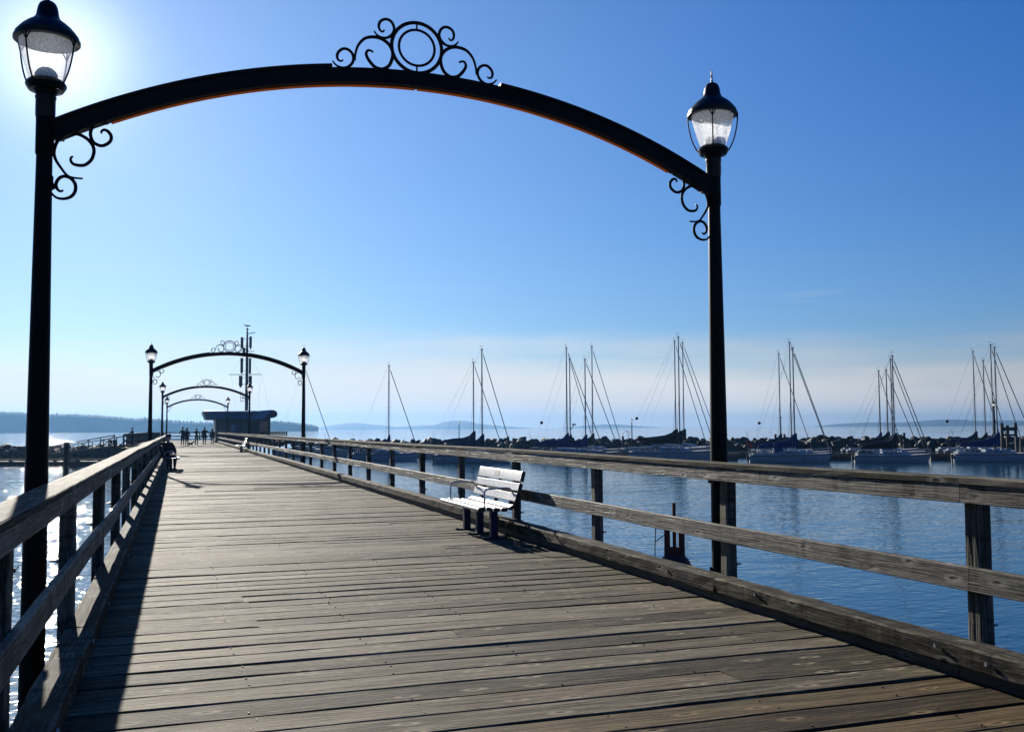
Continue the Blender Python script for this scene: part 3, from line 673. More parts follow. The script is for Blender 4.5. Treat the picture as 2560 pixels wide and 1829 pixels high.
# ------------------------------------------------------------------ birds
M['gull'] = mat('gull_grey', (.10, .10, .105), .7); M['duck'] = mat('duck_brown', (.035, .028, .022), .8, vary=.4, vscale=30)
def bird(name, label, cat, loc, rz, s, mt, legs=True):
    g = thing(name, label, cat, loc, rz)
    p = MB(); z0 = .30 if legs else .06
    rings = []
    for t, r_, dz in ((-1.0, .02, .03), (-.8, .06, .01), (-.45, .16, 0), (0, .22, 0), (.4, .2, .02), (.62, .13, .08), (.74, .095, .19), (.80, .085, .30), (.86, .10, .38), (.96, .09, .40), (1.04, .035, .385)):
        rings.append([(t*.9, r_*math.cos(a), z0+.2+dz+r_*.85*math.sin(a)) for a in [k*math.pi/5 for k in range(10)]])
    p.loft(rings); b = p.build('body', mt, g, smooth='all')
    p = MB(); p.tube([(.93, 0, z0+.58), (1.12, 0, z0+.555)], [.03, .008], 6); p.build('beak', M['bolt'], g)
    if legs:
        p = MB()
        for y in (-.08, .08): p.tube([(.05, y, 0), (.05, y, z0+.06)], .018, 5)
        p.build('leg', M['bolt'], g)
    for ch in g.children: ch.scale = (s, s, s)
    return g
bird('gull', 'gull perched on the ball at the top of the aerial mast', 'bird', (mx_, my_, mz(152)), math.pi, .55, M['gull'])
d = at_z(30, 1426, WZ); bird('duck', 'dark duck swimming on the glittering water beside the left lamp post', 'bird', (d.x, d.y, WZ-.035), R(-22), .24, M['duck'], False)

# ------------------------------------------------------------------ people
M['skin'] = mat('skin', (.42, .25, .18), .55); M['hair'] = mat('dark_hair', (.02, .014, .01), .6); M['shoe'] = mat('dark_shoe', (.012, .012, .012), .6)
def cloth(name, c): return mat(name, c, .85, spec=.2, vary=.15, vscale=12)
BASE = {'pelvis': (0, 0, .95, .125), 'waist': (0, 0, 1.10, .12), 'chest': (0, .005, 1.30, .145), 'neck0': (0, -.005, 1.455, .07), 'neck': (0, .005, 1.52, .052), 'jaw': (0, .025, 1.585, .066), 'head': (0, .012, 1.665, .094), 'crown': (0, 0, 1.735, .068)}
for sd, nm in ((1, 'r'), (-1, 'l')):
    BASE.update({'hip'+nm: (sd*.09, 0, .90, .095), 'knee'+nm: (sd*.10, .02, .50, .062), 'ankle'+nm: (sd*.105, -.02, .09, .042), 'ball'+nm: (sd*.115, .09, .045, .04), 'toe'+nm: (sd*.12, .15, .035, .028),
                 'sho'+nm: (sd*.185, -.005, 1.40, .066), 'elb'+nm: (sd*.255, -.03, 1.12, .047), 'wri'+nm: (sd*.27, .03, .88, .031), 'palm'+nm: (sd*.272, .05, .82, .036)})
EDG = [('pelvis', 'waist', 'T'), ('waist', 'chest', 'T'), ('chest', 'neck0', 'T'), ('neck0', 'neck', 'S'), ('neck', 'jaw', 'S'), ('jaw', 'head', 'S'), ('head', 'crown', 'S')]
for nm in 'rl': EDG += [('pelvis', 'hip'+nm, 'P'), ('hip'+nm, 'knee'+nm, 'P'), ('knee'+nm, 'ankle'+nm, 'P'), ('ankle'+nm, 'ball'+nm, 'F'), ('ball'+nm, 'toe'+nm, 'F'), ('chest', 'sho'+nm, 'T'), ('sho'+nm, 'elb'+nm, 'T'), ('elb'+nm, 'wri'+nm, 'T'), ('wri'+nm, 'palm'+nm, 'S')]
def person(label, loc, rz, pose, top, trousers, height=1.76, hair='short', group=None, coat=None, hat=None, bag=False):
    g = thing('person', label, 'person', loc, rz, group)
    J = dict(BASE); J.update({k_: (*v, J[k_][3]) if len(v) == 3 else v for k_, v in pose.items()}); k = height/1.80
    names = list(J); me = bpy.data.meshes.new('body')
    me.from_pydata([J[n][:3] for n in names], [(names.index(a), names.index(b)) for a, b, _ in EDG], [])
    o = bpy.data.objects.new('body', me); COL.objects.link(o)
    sk_ = o.modifiers.new('skin', 'SKIN'); sk_.use_smooth_shade = True
    for i, n in enumerate(names):
        v = me.skin_vertices[0].data[i]; v.radius = (J[n][3], J[n][3]*(.78 if n in ('chest', 'waist', 'pelvis') else 1)); v.use_root = n == 'pelvis'
    ss = o.modifiers.new('sub', 'SUBSURF'); ss.levels = 2; ss.render_levels = 2
    bpy.context.view_layer.update(); dg = bpy.context.evaluated_depsgraph_get(); ev = o.evaluated_get(dg); m2 = bpy.data.meshes.new_from_object(ev)
    p = MB(); segs = [(Vector(J[a][:3]), Vector(J[b][:3]), t) for a, b, t in EDG]
    vs = [v.co.copy() for v in m2.vertices]; mats = {'T': 0, 'P': 1, 'S': 2, 'F': 3}
    b0 = len(p.v); p.v += [tuple(v) for v in vs]; p.g += p.v; p.t += [.5]*len(vs); p.e += [(0, 0, 0)]*len(vs)
    for f in m2.polygons:
        c = f.center; best, bt = 9, 'T'
        for a, b, t in segs:
            ab = b-a; u = max(0, min(1, (c-a).dot(ab)/ab.length_squared)); d_ = (c-a-ab*u).length
            if d_ < best: best, bt = d_, t
        p.f.append(tuple(f.vertices)); p.mi.append(mats[bt])
    bpy.data.objects.remove(o); bpy.data.meshes.remove(me); bpy.data.meshes.remove(m2)
    # hands: four unequal curled fingers and a thumb off the side of each palm
    p.m = 2
    for sd, nm in ((1, 'r'), (-1, 'l')):
        w_, q = Vector(J['wri'+nm][:3]), Vector(J['palm'+nm][:3]); d_ = (q-w_).normalized(); fw = Vector((0, 1, 0))
        if abs(d_.dot(fw)) > .8: fw = Vector((0, 0, 1))
        lat = d_.cross(fw).normalized(); fw = lat.cross(d_).normalized(); crl = -lat*sd
        for kf, ln in ((-1.5, .062), (-.5, .074), (.5, .078), (1.5, .068)):
            a = q+d_*.025+fw*kf*.019; b = a+d_*ln*.55; c = b+(d_*.6+crl*.7).normalized()*ln*.5; p.tube([a, b, c], [.0095, .0088, .0065], 6)
        a = q+fw*.025; b = a+(fw*.8+d_*.5).normalized()*.035; c = b+(d_*.9+fw*.2).normalized()*.028; p.tube([a, b, c], [.0115, .010, .007], 6)
    # face: nose, ears, dark eyes and mouth line
    hd = Vector(J['head'][:3]); up = (Vector(J['crown'][:3])-Vector(J['jaw'][:3])).normalized(); fwd = pose.get('face', (0, 1, 0)) if False else (0, 1, 0); fwd = Vector(fwd); rt_ = fwd.cross(up).normalized()
    p.tube([hd+fwd*.085+up*.01, hd+fwd*.112-up*.028, hd+fwd*.09-up*.035], [.008, .014, .008], 6)
    for s_ in (-1, 1): p.tube([hd+rt_*s_*.088+up*.02, hd+rt_*s_*.098, hd+rt_*s_*.086-up*.03], [.010, .014, .008], 6)
    p.m = 4
    for s_ in (-1, 1): p.tube([hd+rt_*s_*.033+fwd*.084+up*.008, hd+rt_*s_*.033+fwd*.092+up*.008], .009, 6)
    p.tube([hd+fwd*.083-up*.062-rt_*.022, hd+fwd*.083-up*.062+rt_*.022], .004, 5)
    bd = p.build('body', [top, trousers, M['skin'], M['shoe'], M['hair']], g, smooth='all')
    pf = []
    if hat:
        p = MB(); c = hd+up*.03
        p.lathe([(.150, .0), (.152, .012), (.108, .022), (.106, .07), (.085, .105), (.02, .115)], c, 18); h_ = p.build('hat', hat, g, smooth=True); pf.append(h_)
    p = MB(); rings = []
    for th in range(7):
        a = math.pi*.5*th/6; r_ = .103*math.cos(a)+.002; z = .112*math.sin(a)+.02; rings.append([tuple(hd+rt_*r_*math.cos(b)+fwd*(r_*1.05*math.sin(b)-.012)+up*z) for b in [i*math.pi/7 for i in range(14)]])
    p.loft(rings)
    if hair == 'long': p.loft([[tuple(hd+rt_*r_*math.cos(b)+fwd*(r_*.6*math.sin(b)-.05)+up*z) for b in [i*math.pi/6 for i in range(12)]] for z, r_ in ((.03, .10), (-.06, .105), (-.16, .10), (-.24, .06))])
    p.build('hair', M['hair'], g, smooth='all')
    if coat:
        p = MB(); cx_, hem, fl = coat[1:]
        rings = []
        for z, rx, ry in ((hem, fl, fl*.75), (hem+.12, fl*.97, fl*.72), (.95, .215, .165), (1.12, .20, .15), (1.30, .225, .165), (1.42, .19, .14), (1.48, .085, .08)):
            rings.append([(rx*math.cos(b)*(1+.03*math.sin(5*b)), ry*math.sin(b)*(1+.03*math.cos(4*b)), z) for b in [i*math.pi/12 for i in range(24)]])
        p.loft(rings); p.build('coat', coat[0], g, smooth=True)
    if bag:
        p = MB(); p.box((.30, -.02, .88), (.13, .30, .34), taper=.85); bg = p.build('shoulder_bag', M['shoe'], g)
        p = MB(); p.tube([(.30, .1, 1.04), (.2, .02, 1.45), (.30, -.14, 1.04)], .012, 6); p.build('strap', M['shoe'], bg)
    for ch in g.children: ch.scale = (k, k, k)
    return g
dk = cloth('black_wool', (.012, .012, .014)); nv = cloth('navy_cloth', (.012, .016, .03)); gy = cloth('charcoal_cloth', (.03, .03, .033)); jn = cloth('dark_denim', (.02, .028, .05)); br = cloth('dark_brown_cloth', (.03, .02, .015))
WK = 'people strolling at the far end of the boardwalk'
stride = {'kneer': (.095, .13, .52), 'ankler': (.10, .16, .10), 'ballr': (.105, .26, .05), 'toer': (.11, .32, .04), 'kneel': (-.095, -.02, .51), 'anklel': (-.10, -.24, .13), 'balll': (-.105, -.15, .055), 'toel': (-.11, -.10, .035)}
person('tall person in a black jacket, leftmost of the walkers, beside a companion', (.50, 98.6, 0), R(165), {'elbr': (.27, .06, 1.14), 'wrir': (.16, .22, 1.2), 'palmr': (.12, .27, 1.22)}, dk, nv, 1.84, group=WK)
person('person in charcoal with a small dog at the feet, beside the tall one', (.86, 95.3, 0), R(-150), {'elbl': (-.26, .05, 1.13), 'wril': (-.2, .25, 1.02), 'palml': (-.19, .31, 1.0)}, gy, jn, 1.74, 'long', WK)
person('person in dark clothes raising both hands to the face, middle of the walkers', (1.78, 99.5, 0), R(10), {'elbr': (.27, .10, 1.22), 'wrir': (.12, .22, 1.48), 'palmr': (.09, .25, 1.54), 'elbl': (-.27, .10, 1.22), 'wril': (-.12, .22, 1.48), 'palml': (-.09, .25, 1.54)}, dk, dk, 1.72, 'short', WK, None, None, True)
person('broad person in a knee length dark coat, walking with arms out', (2.58, 102.4, 0), R(180), {**stride, 'elbl': (-.36, -.02, 1.2), 'wril': (-.44, .05, 1.04), 'palml': (-.46, .07, .99)}, dk, br, 1.84, 'short', WK, (dk, 0, .68, .30))
person('slim person in a dark coat, rightmost of the walkers, near the right railing', (3.38, 103.8, 0), R(180), stride, gy, nv, 1.68, 'long', WK, (gy, 0, .72, .245))
lm = at_Y(331, 1075, 96.0)
person('person in dark clothes leaning on the landing railing left of the boardwalk', (lm.x, 96.0, 0), R(60), {'elbr': (.27, .16, 1.16), 'wrir': (.2, .36, 1.2), 'palmr': (.18, .41, 1.2), 'elbl': (-.27, .16, 1.16), 'wril': (-.2, .36, 1.2), 'palml': (-.18, .41, 1.2)}, nv, dk, 1.80)
sit = {'pelvis': (0, 0, .56), 'waist': (0, .03, .70), 'chest': (0, .09, .90), 'neck0': (0, .14, 1.05), 'neck': (0, .165, 1.11), 'jaw': (0, .205, 1.165), 'head': (0, .20, 1.245), 'crown': (0, .185, 1.315)}
for sd, nm in ((1, 'r'), (-1, 'l')):
    sit.update({'hip'+nm: (sd*.1, .03, .55), 'knee'+nm: (sd*.14, .46, .53), 'ankle'+nm: (sd*.14, .42, .09), 'ball'+nm: (sd*.145, .53, .045), 'toe'+nm: (sd*.15, .59, .035), 'sho'+nm: (sd*.19, .08, 1.0), 'elb'+nm: (sd*.28, .17, .76), 'wri'+nm: (sd*.17, .40, .66), 'palm'+nm: (sd*.14, .45, .64)})
sit['waist'] = (0, .03, .70, .19); sit['chest'] = (0, .09, .90, .21); sit['pelvis'] = (0, 0, .56, .17)
for nm in 'rl': sit['elb'+nm] = (*sit['elb'+nm][:3], .085); sit['sho'+nm] = (*sit['sho'+nm][:3], .10); sit['knee'+nm] = (*sit['knee'+nm][:3], .085)
person('person in a dark puffy jacket and blue hat sitting on the shaded left bench', (-.42, 39.9, -.06), R(-30), sit, cloth('black_puffy', (.012, .011, .014)), jn, 1.86, 'short', None, None, cloth('blue_hat', (.03, .07, .16)))
# the little dog
g = thing('dog', 'tiny dark dog standing on the boardwalk at the feet of the couple', 'dog', (1.18, 95.0, 0), R(-60)); M['dog'] = mat('dark_fur', (.02, .016, .013), .9)
p = MB(); p.loft([[(r_*math.cos(a), t, z+r_*1.1*math.sin(a)) for a in [i*math.pi/5 for i in range(10)]] for t, r_, z in ((-.22, .05, .27), (-.17, .08, .26), (0, .085, .25), (.13, .10, .25), (.2, .08, .29), (.25, .055, .36), (.29, .065, .41), (.34, .055, .41), (.42, .022, .39))])
for x in (-.05, .05):
    p.tube([(x, .15, .22), (x, .16, .11), (x, .15, .015), (x, .18, .01)], [.03, .02, .017, .014], 6); p.tube([(x, -.15, .24), (x, -.11, .15), (x, -.19, .08), (x, -.17, .01), (x, -.14, .01)], [.04, .028, .016, .016, .013], 6)
    p.tube([(x*.8, .29, .45), (x*1.1, .28, .50)], [.02, .006], 5)
p.tube([(0, -.22, .3), (0, -.30, .38), (0, -.31, .45)], [.015, .012, .006], 6); p.build('body', M['dog'], g, smooth='all')
# ------------------------------------------------------------------ marina: sailing boats
M['hull'] = mat('white_gelcoat', (.215, .26, .285), .3, vary=.08, vscale=2); M['hull_blue'] = mat('pale_blue_gelcoat', (.16, .22, .30), .3)
M['deckp'] = mat('pale_boat_deck', (.36, .36, .35), .6); M['stripe'] = mat('navy_stripe', (.015, .025, .07), .3)
M['win'] = mat('smoked_window', (.01, .012, .015), .15, spec=.6); M['spar'] = mat('grey_aluminium_spar', (.16, .165, .17), .4, metal=.2); M['spar_dark'] = mat('bronze_brown_spar', (.035, .027, .02), .4)
M['wire'] = mat('stainless_wire', (.16, .16, .17), .4, metal=.6); M['rope_sail'] = mat('furled_sail_cover', (.05, .055, .065), .8)
M['blue_cover'] = mat('royal_blue_canvas', (.006, .020, .105), .8, spec=.2); M['navy_cover'] = mat('navy_canvas', (.008, .012, .045), .8, spec=.2); M['black_cover'] = mat('black_canvas', (.010, .010, .011), .8, spec=.2); M['green_cover'] = mat('dark_green_canvas', (.010, .024, .020), .8, spec=.2)
M['outboard'] = mat('black_outboard', (.015, .015, .016), .35); M['rail_st'] = mat('polished_rail', (.55, .56, .57), .25, metal=.9); M['red'] = mat('red_cloth', (.45, .03, .02), .8)
SB = 'sailing boats moored in the marina'
rsb = random.Random(3)
def sailboat(label, stern, bow, wl, mast, top, cover, hull='hull', detail=True, dodger=None, spar='spar', cover_len=.40, flag=False, radome=False, stripe=True, ball=False):
    A, B = at_z(stern*K, wl*K, WZ), at_z(bow*K, wl*K, WZ); Ln = (B-A).length; mid = (A+B)/2; rz = math.atan2(B.y-A.y, B.x-A.x)
    g = thing('sailboat', label, 'sailboat', (mid.x, mid.y, WZ), rz, SB)
    xm = Ln*((mast-stern)/(bow-stern)-.5); Pm = mid+Vector((math.cos(rz), math.sin(rz), 0))*xm
    Hm = at_d(mast*K, top*K, math.hypot(Pm.x, Pm.y)).z-WZ
    def hb(t): return Ln*.165*(max(0, 1-abs((t-.42)/.60)**2.3))**.75 if t > .42 else Ln*.165*(1-.30*((.42-t)/.42)**2)
    def sheer(t): return Ln*(.092+.030*t*t+.012*(1-t)**2)
    rings = []
    for i in range(15):
        t = i/14; b = max(hb(t), .004); zs = sheer(t); x = -Ln/2+Ln*t
        rings.append([(x+(.05*Ln*(1-0) if i == 14 else 0), y*b, z) if False else (x + (.045*Ln*(z/zs-.3) if i >= 13 else 0)*(1 if i == 14 else .4), y*b, z) for y, z in ((-1, zs), (-.97, zs*.55), (-.90, .08), (-.62, -.28), (0, -.45), (.62, -.28), (.90, .08), (.97, zs*.55), (1, zs))])
    p = MB(); p.loft(rings, cap=True, closed=False); h_ = p.build('hull', M[hull], g, smooth=True)
    p = MB(); vs, fs = [], []
    for i in range(15):
        r_ = rings[i]; vs += [(r_[0][0], r_[0][1]*.985, r_[0][2]-.01), (r_[0][0], 0, r_[0][2]+.05*Ln*.1), (r_[8][0], r_[8][1]*.985, r_[8][2]-.01)]
    for i in range(14): fs += [(i*3, i*3+3, i*3+4, i*3+1), (i*3+1, i*3+4, i*3+5, i*3+2)]
    p.add(vs, fs); p.build('boat_deck', M['deckp'], g)
    if stripe:
        p = MB()
        for s_ in (0, 8):
            a = [Vector(rings[i][s_]) for i in range(15)]; sg = -1 if s_ == 0 else 1
            p.add([v+Vector((0, sg*.012, -.05)) for v in a]+[v+Vector((0, sg*.012, -.05-.014*Ln)) for v in a], [(i, i+1, i+16, i+15) for i in range(14)])
        p.build('stripe', M['stripe'], h_)
    z0 = sheer(.5); ch = .052*Ln; cb = Ln*.105
    def cring(x, w_, z1): return [(x, -w_, z0-.05), (x, -w_*.93, z0+z1*.8), (x, -w_*.75, z0+z1), (x, w_*.75, z0+z1), (x, w_*.93, z0+z1*.8), (x, w_, z0-.05)]
    p = MB(); p.loft([cring(-.13*Ln, cb, ch*1.1), (cring(.05*Ln, cb*.95, ch)), cring(.16*Ln, cb*.78, ch*.85), cring(.23*Ln, cb*.5, ch*.45), cring(.27*Ln, cb*.3, .02)]); cn = p.build('cabin', M['hull'], g, smooth=True)
    for x0, x1 in ((-.10, .01), (.05, .11)):
        for s_ in (-1, 1): p = MB(); p.beam((x0*Ln, s_*cb*(.975-.02*(x0 > .02)), z0+ch*.45), (x1*Ln, s_*cb*(.965-.075*(x0 > .02)), z0+ch*.45), .03, ch*.36); p.build('window', M['win'], cn)
    p = MB()
    for s_ in (-1, 1): p.beam((-.44*Ln, s_*Ln*.088, z0+.09), (-.13*Ln, s_*Ln*.10, z0+.12), .07, .22)
    p.box((-.455*Ln, 0, z0+.1), (.08, Ln*.17, .24)); p.build('cockpit_coaming', M['hull'], g)
    # spars and rigging
    p = MB(); p.tube([(xm, 0, z0), (xm, 0, Hm)], [.085, .075], 8); p.box((xm+.02, 0, Hm+.02), (.34, .10, .08)); ms = p.build('mast', M[spar], g, smooth=True)
    p = MB(); zsp = z0+(Hm-z0)*.52; p.beam((xm, -.75, zsp), (xm, .75, zsp), .06, .04); p.build('spreader', M[spar], ms)
    p = MB(); p.tube([(xm-.1, 0, Hm+.05), (xm-.1, 0, Hm+.55)], .012, 4); p.beam((xm-.35, 0, Hm+.38), (xm+.2, 0, Hm+.42), .03, .03); p.build('wind_vane', M['spar'], ms)
    zb_ = z0+ch+.045*Ln; bl = -xm-Ln*.42+xm*1.0; xe = max(-.46*Ln, xm-cover_len*Ln*1.18)
    p = MB(); p.tube([(xm, 0, zb_), (xe, 0, zb_-.02)], .06, 8); p.build('boom', M[spar], g, smooth=True)
    p = MB(); rg = []
    for t, up_, th in ((-.04, 1.75, .12), (.0, 1.8, .22), (.05, 1.62, .26), (.13, 1.18, .28), (.3, .86, .28), (.6, .68, .26), (.9, .48, .2), (1.0, .28, .1)):
        x = xm+.09+(xe-xm)*t; sag = .05*math.sin(t*9+mast)
        rg.append([(x, th*math.cos(a), zb_-.10+(up_*(.5+.5*math.sin(a)))+sag*(.5+.5*math.sin(a))) for a in [i*math.pi/5 for i in range(10)]])
    p.loft(rg); p.build('sail_cover', M[cover], g, smooth=True)
    xb = Ln*.5+.02*Ln; zbow = sheer(1.0)
    p = MB(); p.tube([(xb-.05, 0, zbow+.25), (xm+(xb-xm)*.05, 0, z0+(Hm-z0)*.945)], [.055, .05], 6); p.tube([(xm+(xb-xm)*.05, 0, z0+(Hm-z0)*.945), (xm+.1, 0, Hm)], .012, 4); p.tube([(xb-.05, 0, zbow), (xb-.05, 0, zbow+.25)], .09, 8); p.build('forestay', M['rope_sail'], g, smooth=True)
    p = MB(); p.tube([(xm-.1, 0, Hm), (-Ln*.49, 0, sheer(0))], .010, 4)
    for s_ in (-1, 1): p.tube([(xm, 0, Hm*.97), (xm, s_*.75, zsp), (xm-.1, s_*hb(.5)*.95, z0)], .008, 4); p.tube([(xm, 0, zsp), (xm-.5, s_*hb(.5)*.93, z0)], .010, 4)
    p.build('shroud', M['wire'], g)
    if ball:
        q = Vector((xm-.1, 0, Hm)).lerp(Vector((-Ln*.49, 0, sheer(0))), .72); p = MB(); p.lathe([(.02, -.22), (.18, -.14), (.25, 0), (.18, .14), (.02, .22)], q, 12); p.build('radar_reflector', M['black_cover'], g, smooth=True)
    if radome:
        p = MB(); p.lathe([(.1, -.12), (.3, -.1), (.32, 0), (.28, .1), (.05, .14)], (xm+.55, 0, z0+3.9), 16); p.beam((xm, 0, z0+3.0), (xm+.55, 0, z0+3.78), .12, .1); p.build('radome', M['hull'], ms, smooth=True)
    if detail:
        p = MB()
        for s_ in (-1, 1):
            pts = []
            for i in range(0, 15, 2):
                v = Vector(rings[i][0 if s_ < 0 else 8]); b_ = v+Vector((0, -s_*.08, 0)); p.tube([b_, b_+Vector((0, 0, .58))], .014, 4); pts.append(b_+Vector((0, 0, .58)))
            p.tube(pts, .009, 4); p.tube([v-Vector((0, 0, .28)) for v in pts], .008, 4)
        xs = -Ln*.48; bs = hb(0)*.85; zs = sheer(0)
        p.tube(smooth_pts([(xs+.9, -bs, zs+.62), (xs, -bs, zs+.64), (xs-.1, 0, zs+.64), (xs, bs, zs+.62), (xs+.9, bs, zs+.62)], 3), .017, 5)
        p.tube(smooth_pts([(xb-1.2, -.45, zbow+.5), (xb-.1, -.18, zbow+.6), (xb, 0, zbow+.6), (xb-.1, .18, zbow+.6), (xb-1.2, .45, zbow+.5)], 3), .017, 5)
        p.build('guard_rail', M['rail_st'], g)
        p = MB(); p.box((-Ln*.5-.22, -.45, .62), (.34, .36, .55), taper=.8); p.box((-Ln*.5-.2, -.45, .1), (.16, .14, .8)); p.box((-Ln*.5-.06, -.45, .5), (.16, .2, .3)); p.build('outboard_motor', M['outboard'], g)
        p = MB(); p.tube([(-Ln*.47, .5, zs), (-Ln*.5-.3, .55, zs+2.6)], .014, 4); p.tube([(-Ln*.46, -.7, zs), (-Ln*.48-.5, -.75, zs+2.9)], .014, 4); p.build('antenna', M['dark'], g)
        gm = M['deckp'] if rsb.random() < .5 else M['rope_sail']
        for _ in range(7): p = MB(); p.box((rsb.uniform(-.42, -.16)*Ln, rsb.uniform(-.07, .07)*Ln, z0+.22+rsb.uniform(0, .2)), (rsb.uniform(.2, .5), rsb.uniform(.2, .4), rsb.uniform(.2, .5)), rsb.uniform(0, 3)); p.build('deck_bag', gm, g)
        for _ in range(4): p = MB(); p.box((rsb.uniform(-.05, .3)*Ln, rsb.uniform(-.04, .04)*Ln, z0+ch*.9), (rsb.uniform(.2, .6), .35, .22), taper=.8); p.build('hatch', M['deckp'], g)
    if dodger:
        p = MB(); y = cb*.95
        p.loft([[(x, -y, z0), (x+dx, -y*.95, z0+h2*.8), (x+dx, -y*.6, z0+h2), (x+dx, y*.6, z0+h2), (x+dx, y*.95, z0+h2*.8), (x, y, z0)] for x, dx, h2 in ((-.19*Ln, -.05, .085*Ln+.55), (-.135*Ln, -.02, .085*Ln+.55), (-.085*Ln, .04, ch+.15))]); dg_ = p.build('dodger', M[dodger], g, smooth=True)
    if flag:
        p = MB(); p.tube([(-Ln*.5, .2, sheer(0)), (-Ln*.5-.35, .2, sheer(0)+1.7)], .018, 5); x, z = -Ln*.5-.33, sheer(0)+1.65
        p.m = 1; p.loft([[(x+u*.62, .2+.04*math.sin(u*7), z-.12*u*u-w_-.35*u) for w_ in (0, .45)]+[(x+u*.62, .225+.04*math.sin(u*7), z-.12*u*u-w_-.35*u) for w_ in (.45, 0)] for u in (0, .33, .66, 1)]); p.build('ensign', [M['spar'], M['red']], g)
    return g
sailboat('white sloop with royal blue sail cover and dodger, just right of the right lamp post', 1664, 1841, 1026, 1766, 771, 'blue_cover', dodger='blue_cover', flag=True)
sailboat('tallest masted sloop behind the one with the blue dodger', 1700, 1838, 1017, 1758.5, 759, 'black_cover', detail=False)
sailboat('short masted sloop left of and behind the boat with the blue dodger', 1668, 1800, 1012, 1734, 784, 'navy_cover', detail=False, ball=True)
sailboat('white sloop with oval dark mark on its hull, centre of the right hand row', 1896, 2062, 1026, 1988, 789, 'black_cover')
sailboat('sloop close behind the one with the oval hull mark, second tallest mast of the trio', 1900, 2052, 1018, 1983.6, 796, 'navy_cover', detail=False)
sailboat('brown masted sloop with a black sail cover, left in the cluster before the far hills', 1880, 2036, 1013, 1973, 820, 'black_cover', detail=False, spar='spar_dark')
sailboat('brown masted sloop with a blue sail cover, leftmost mast in its cluster', 1868, 2000, 1009, 1956, 822, 'blue_cover', detail=False, spar='spar_dark')
sailboat('long white sloop with a blue sail cover at the right edge of the view', 2116, 2302, 1024, 2217, 770, 'blue_cover')
sailboat('sloop with the tallest mast at the right edge, behind the long blue covered one', 2120, 2272, 1016, 2208, 765, 'navy_cover', detail=False)
sailboat('sloop with a dark green sail cover near the right edge, short mast', 2098, 2240, 1012, 2190, 799, 'green_cover', detail=False)
sailboat('sloop with a navy sail cover, leftmost mast of the right edge cluster', 2080, 2226, 1009, 2168, 779, 'navy_cover', detail=False, ball=True)
sailboat('white sloop with long dark rubbing strake, just left of the right lamp post', 1397, 1585, 1021, 1510.6, 747, 'black_cover')
sailboat('left mast of the trio beside the right lamp post, sloop mostly hidden behind', 1380, 1566, 1014, 1502, 756, 'black_cover', detail=False, ball=True)
sailboat('right mast of the trio beside the right lamp post, sloop with black cover raised high', 1420, 1596, 1010, 1520, 759, 'black_cover', detail=False)
sailboat('white sloop with royal blue cover and a thick leaning forestay, rigged tall', 1180, 1337, 1019, 1259.7, 771, 'blue_cover', ball=True)
sailboat('sloop with a grey radome low on its mast, behind the tall blue covered one', 1195, 1320, 1013, 1266.7, 796, 'black_cover', detail=False, radome=True)
sailboat('short masted sloop with a blue cover, between two taller masts', 1232, 1372, 1019, 1301, 797, 'blue_cover', detail=False)
sailboat('tall sloop with a black cover, rightmost mast in the middle cluster', 1250, 1380, 1011, 1316.7, 768, 'black_cover', detail=False)
sailboat('white sloop seen under the handrail left of the bench, tall dark mast, navy cover', 968, 1134, 1026, 1071, 775, 'navy_cover', detail=True, spar='spar_dark')
sailboat('shorter masted sloop left of the dark mast, navy sail cover', 946, 1112, 1016, 1052, 803, 'navy_cover', detail=False)
sailboat('small sloop with a lone mast, left of the other sailing boats, blue cover', 784, 926, 1021, 863.4, 811, 'blue_cover', hull='hull_blue', cover_len=.25)
sailboat('sloop mostly hidden by the second archway lamp post, only its forestay showing', 610, 736, 1011, 674.5, 812, 'navy_cover', detail=False)

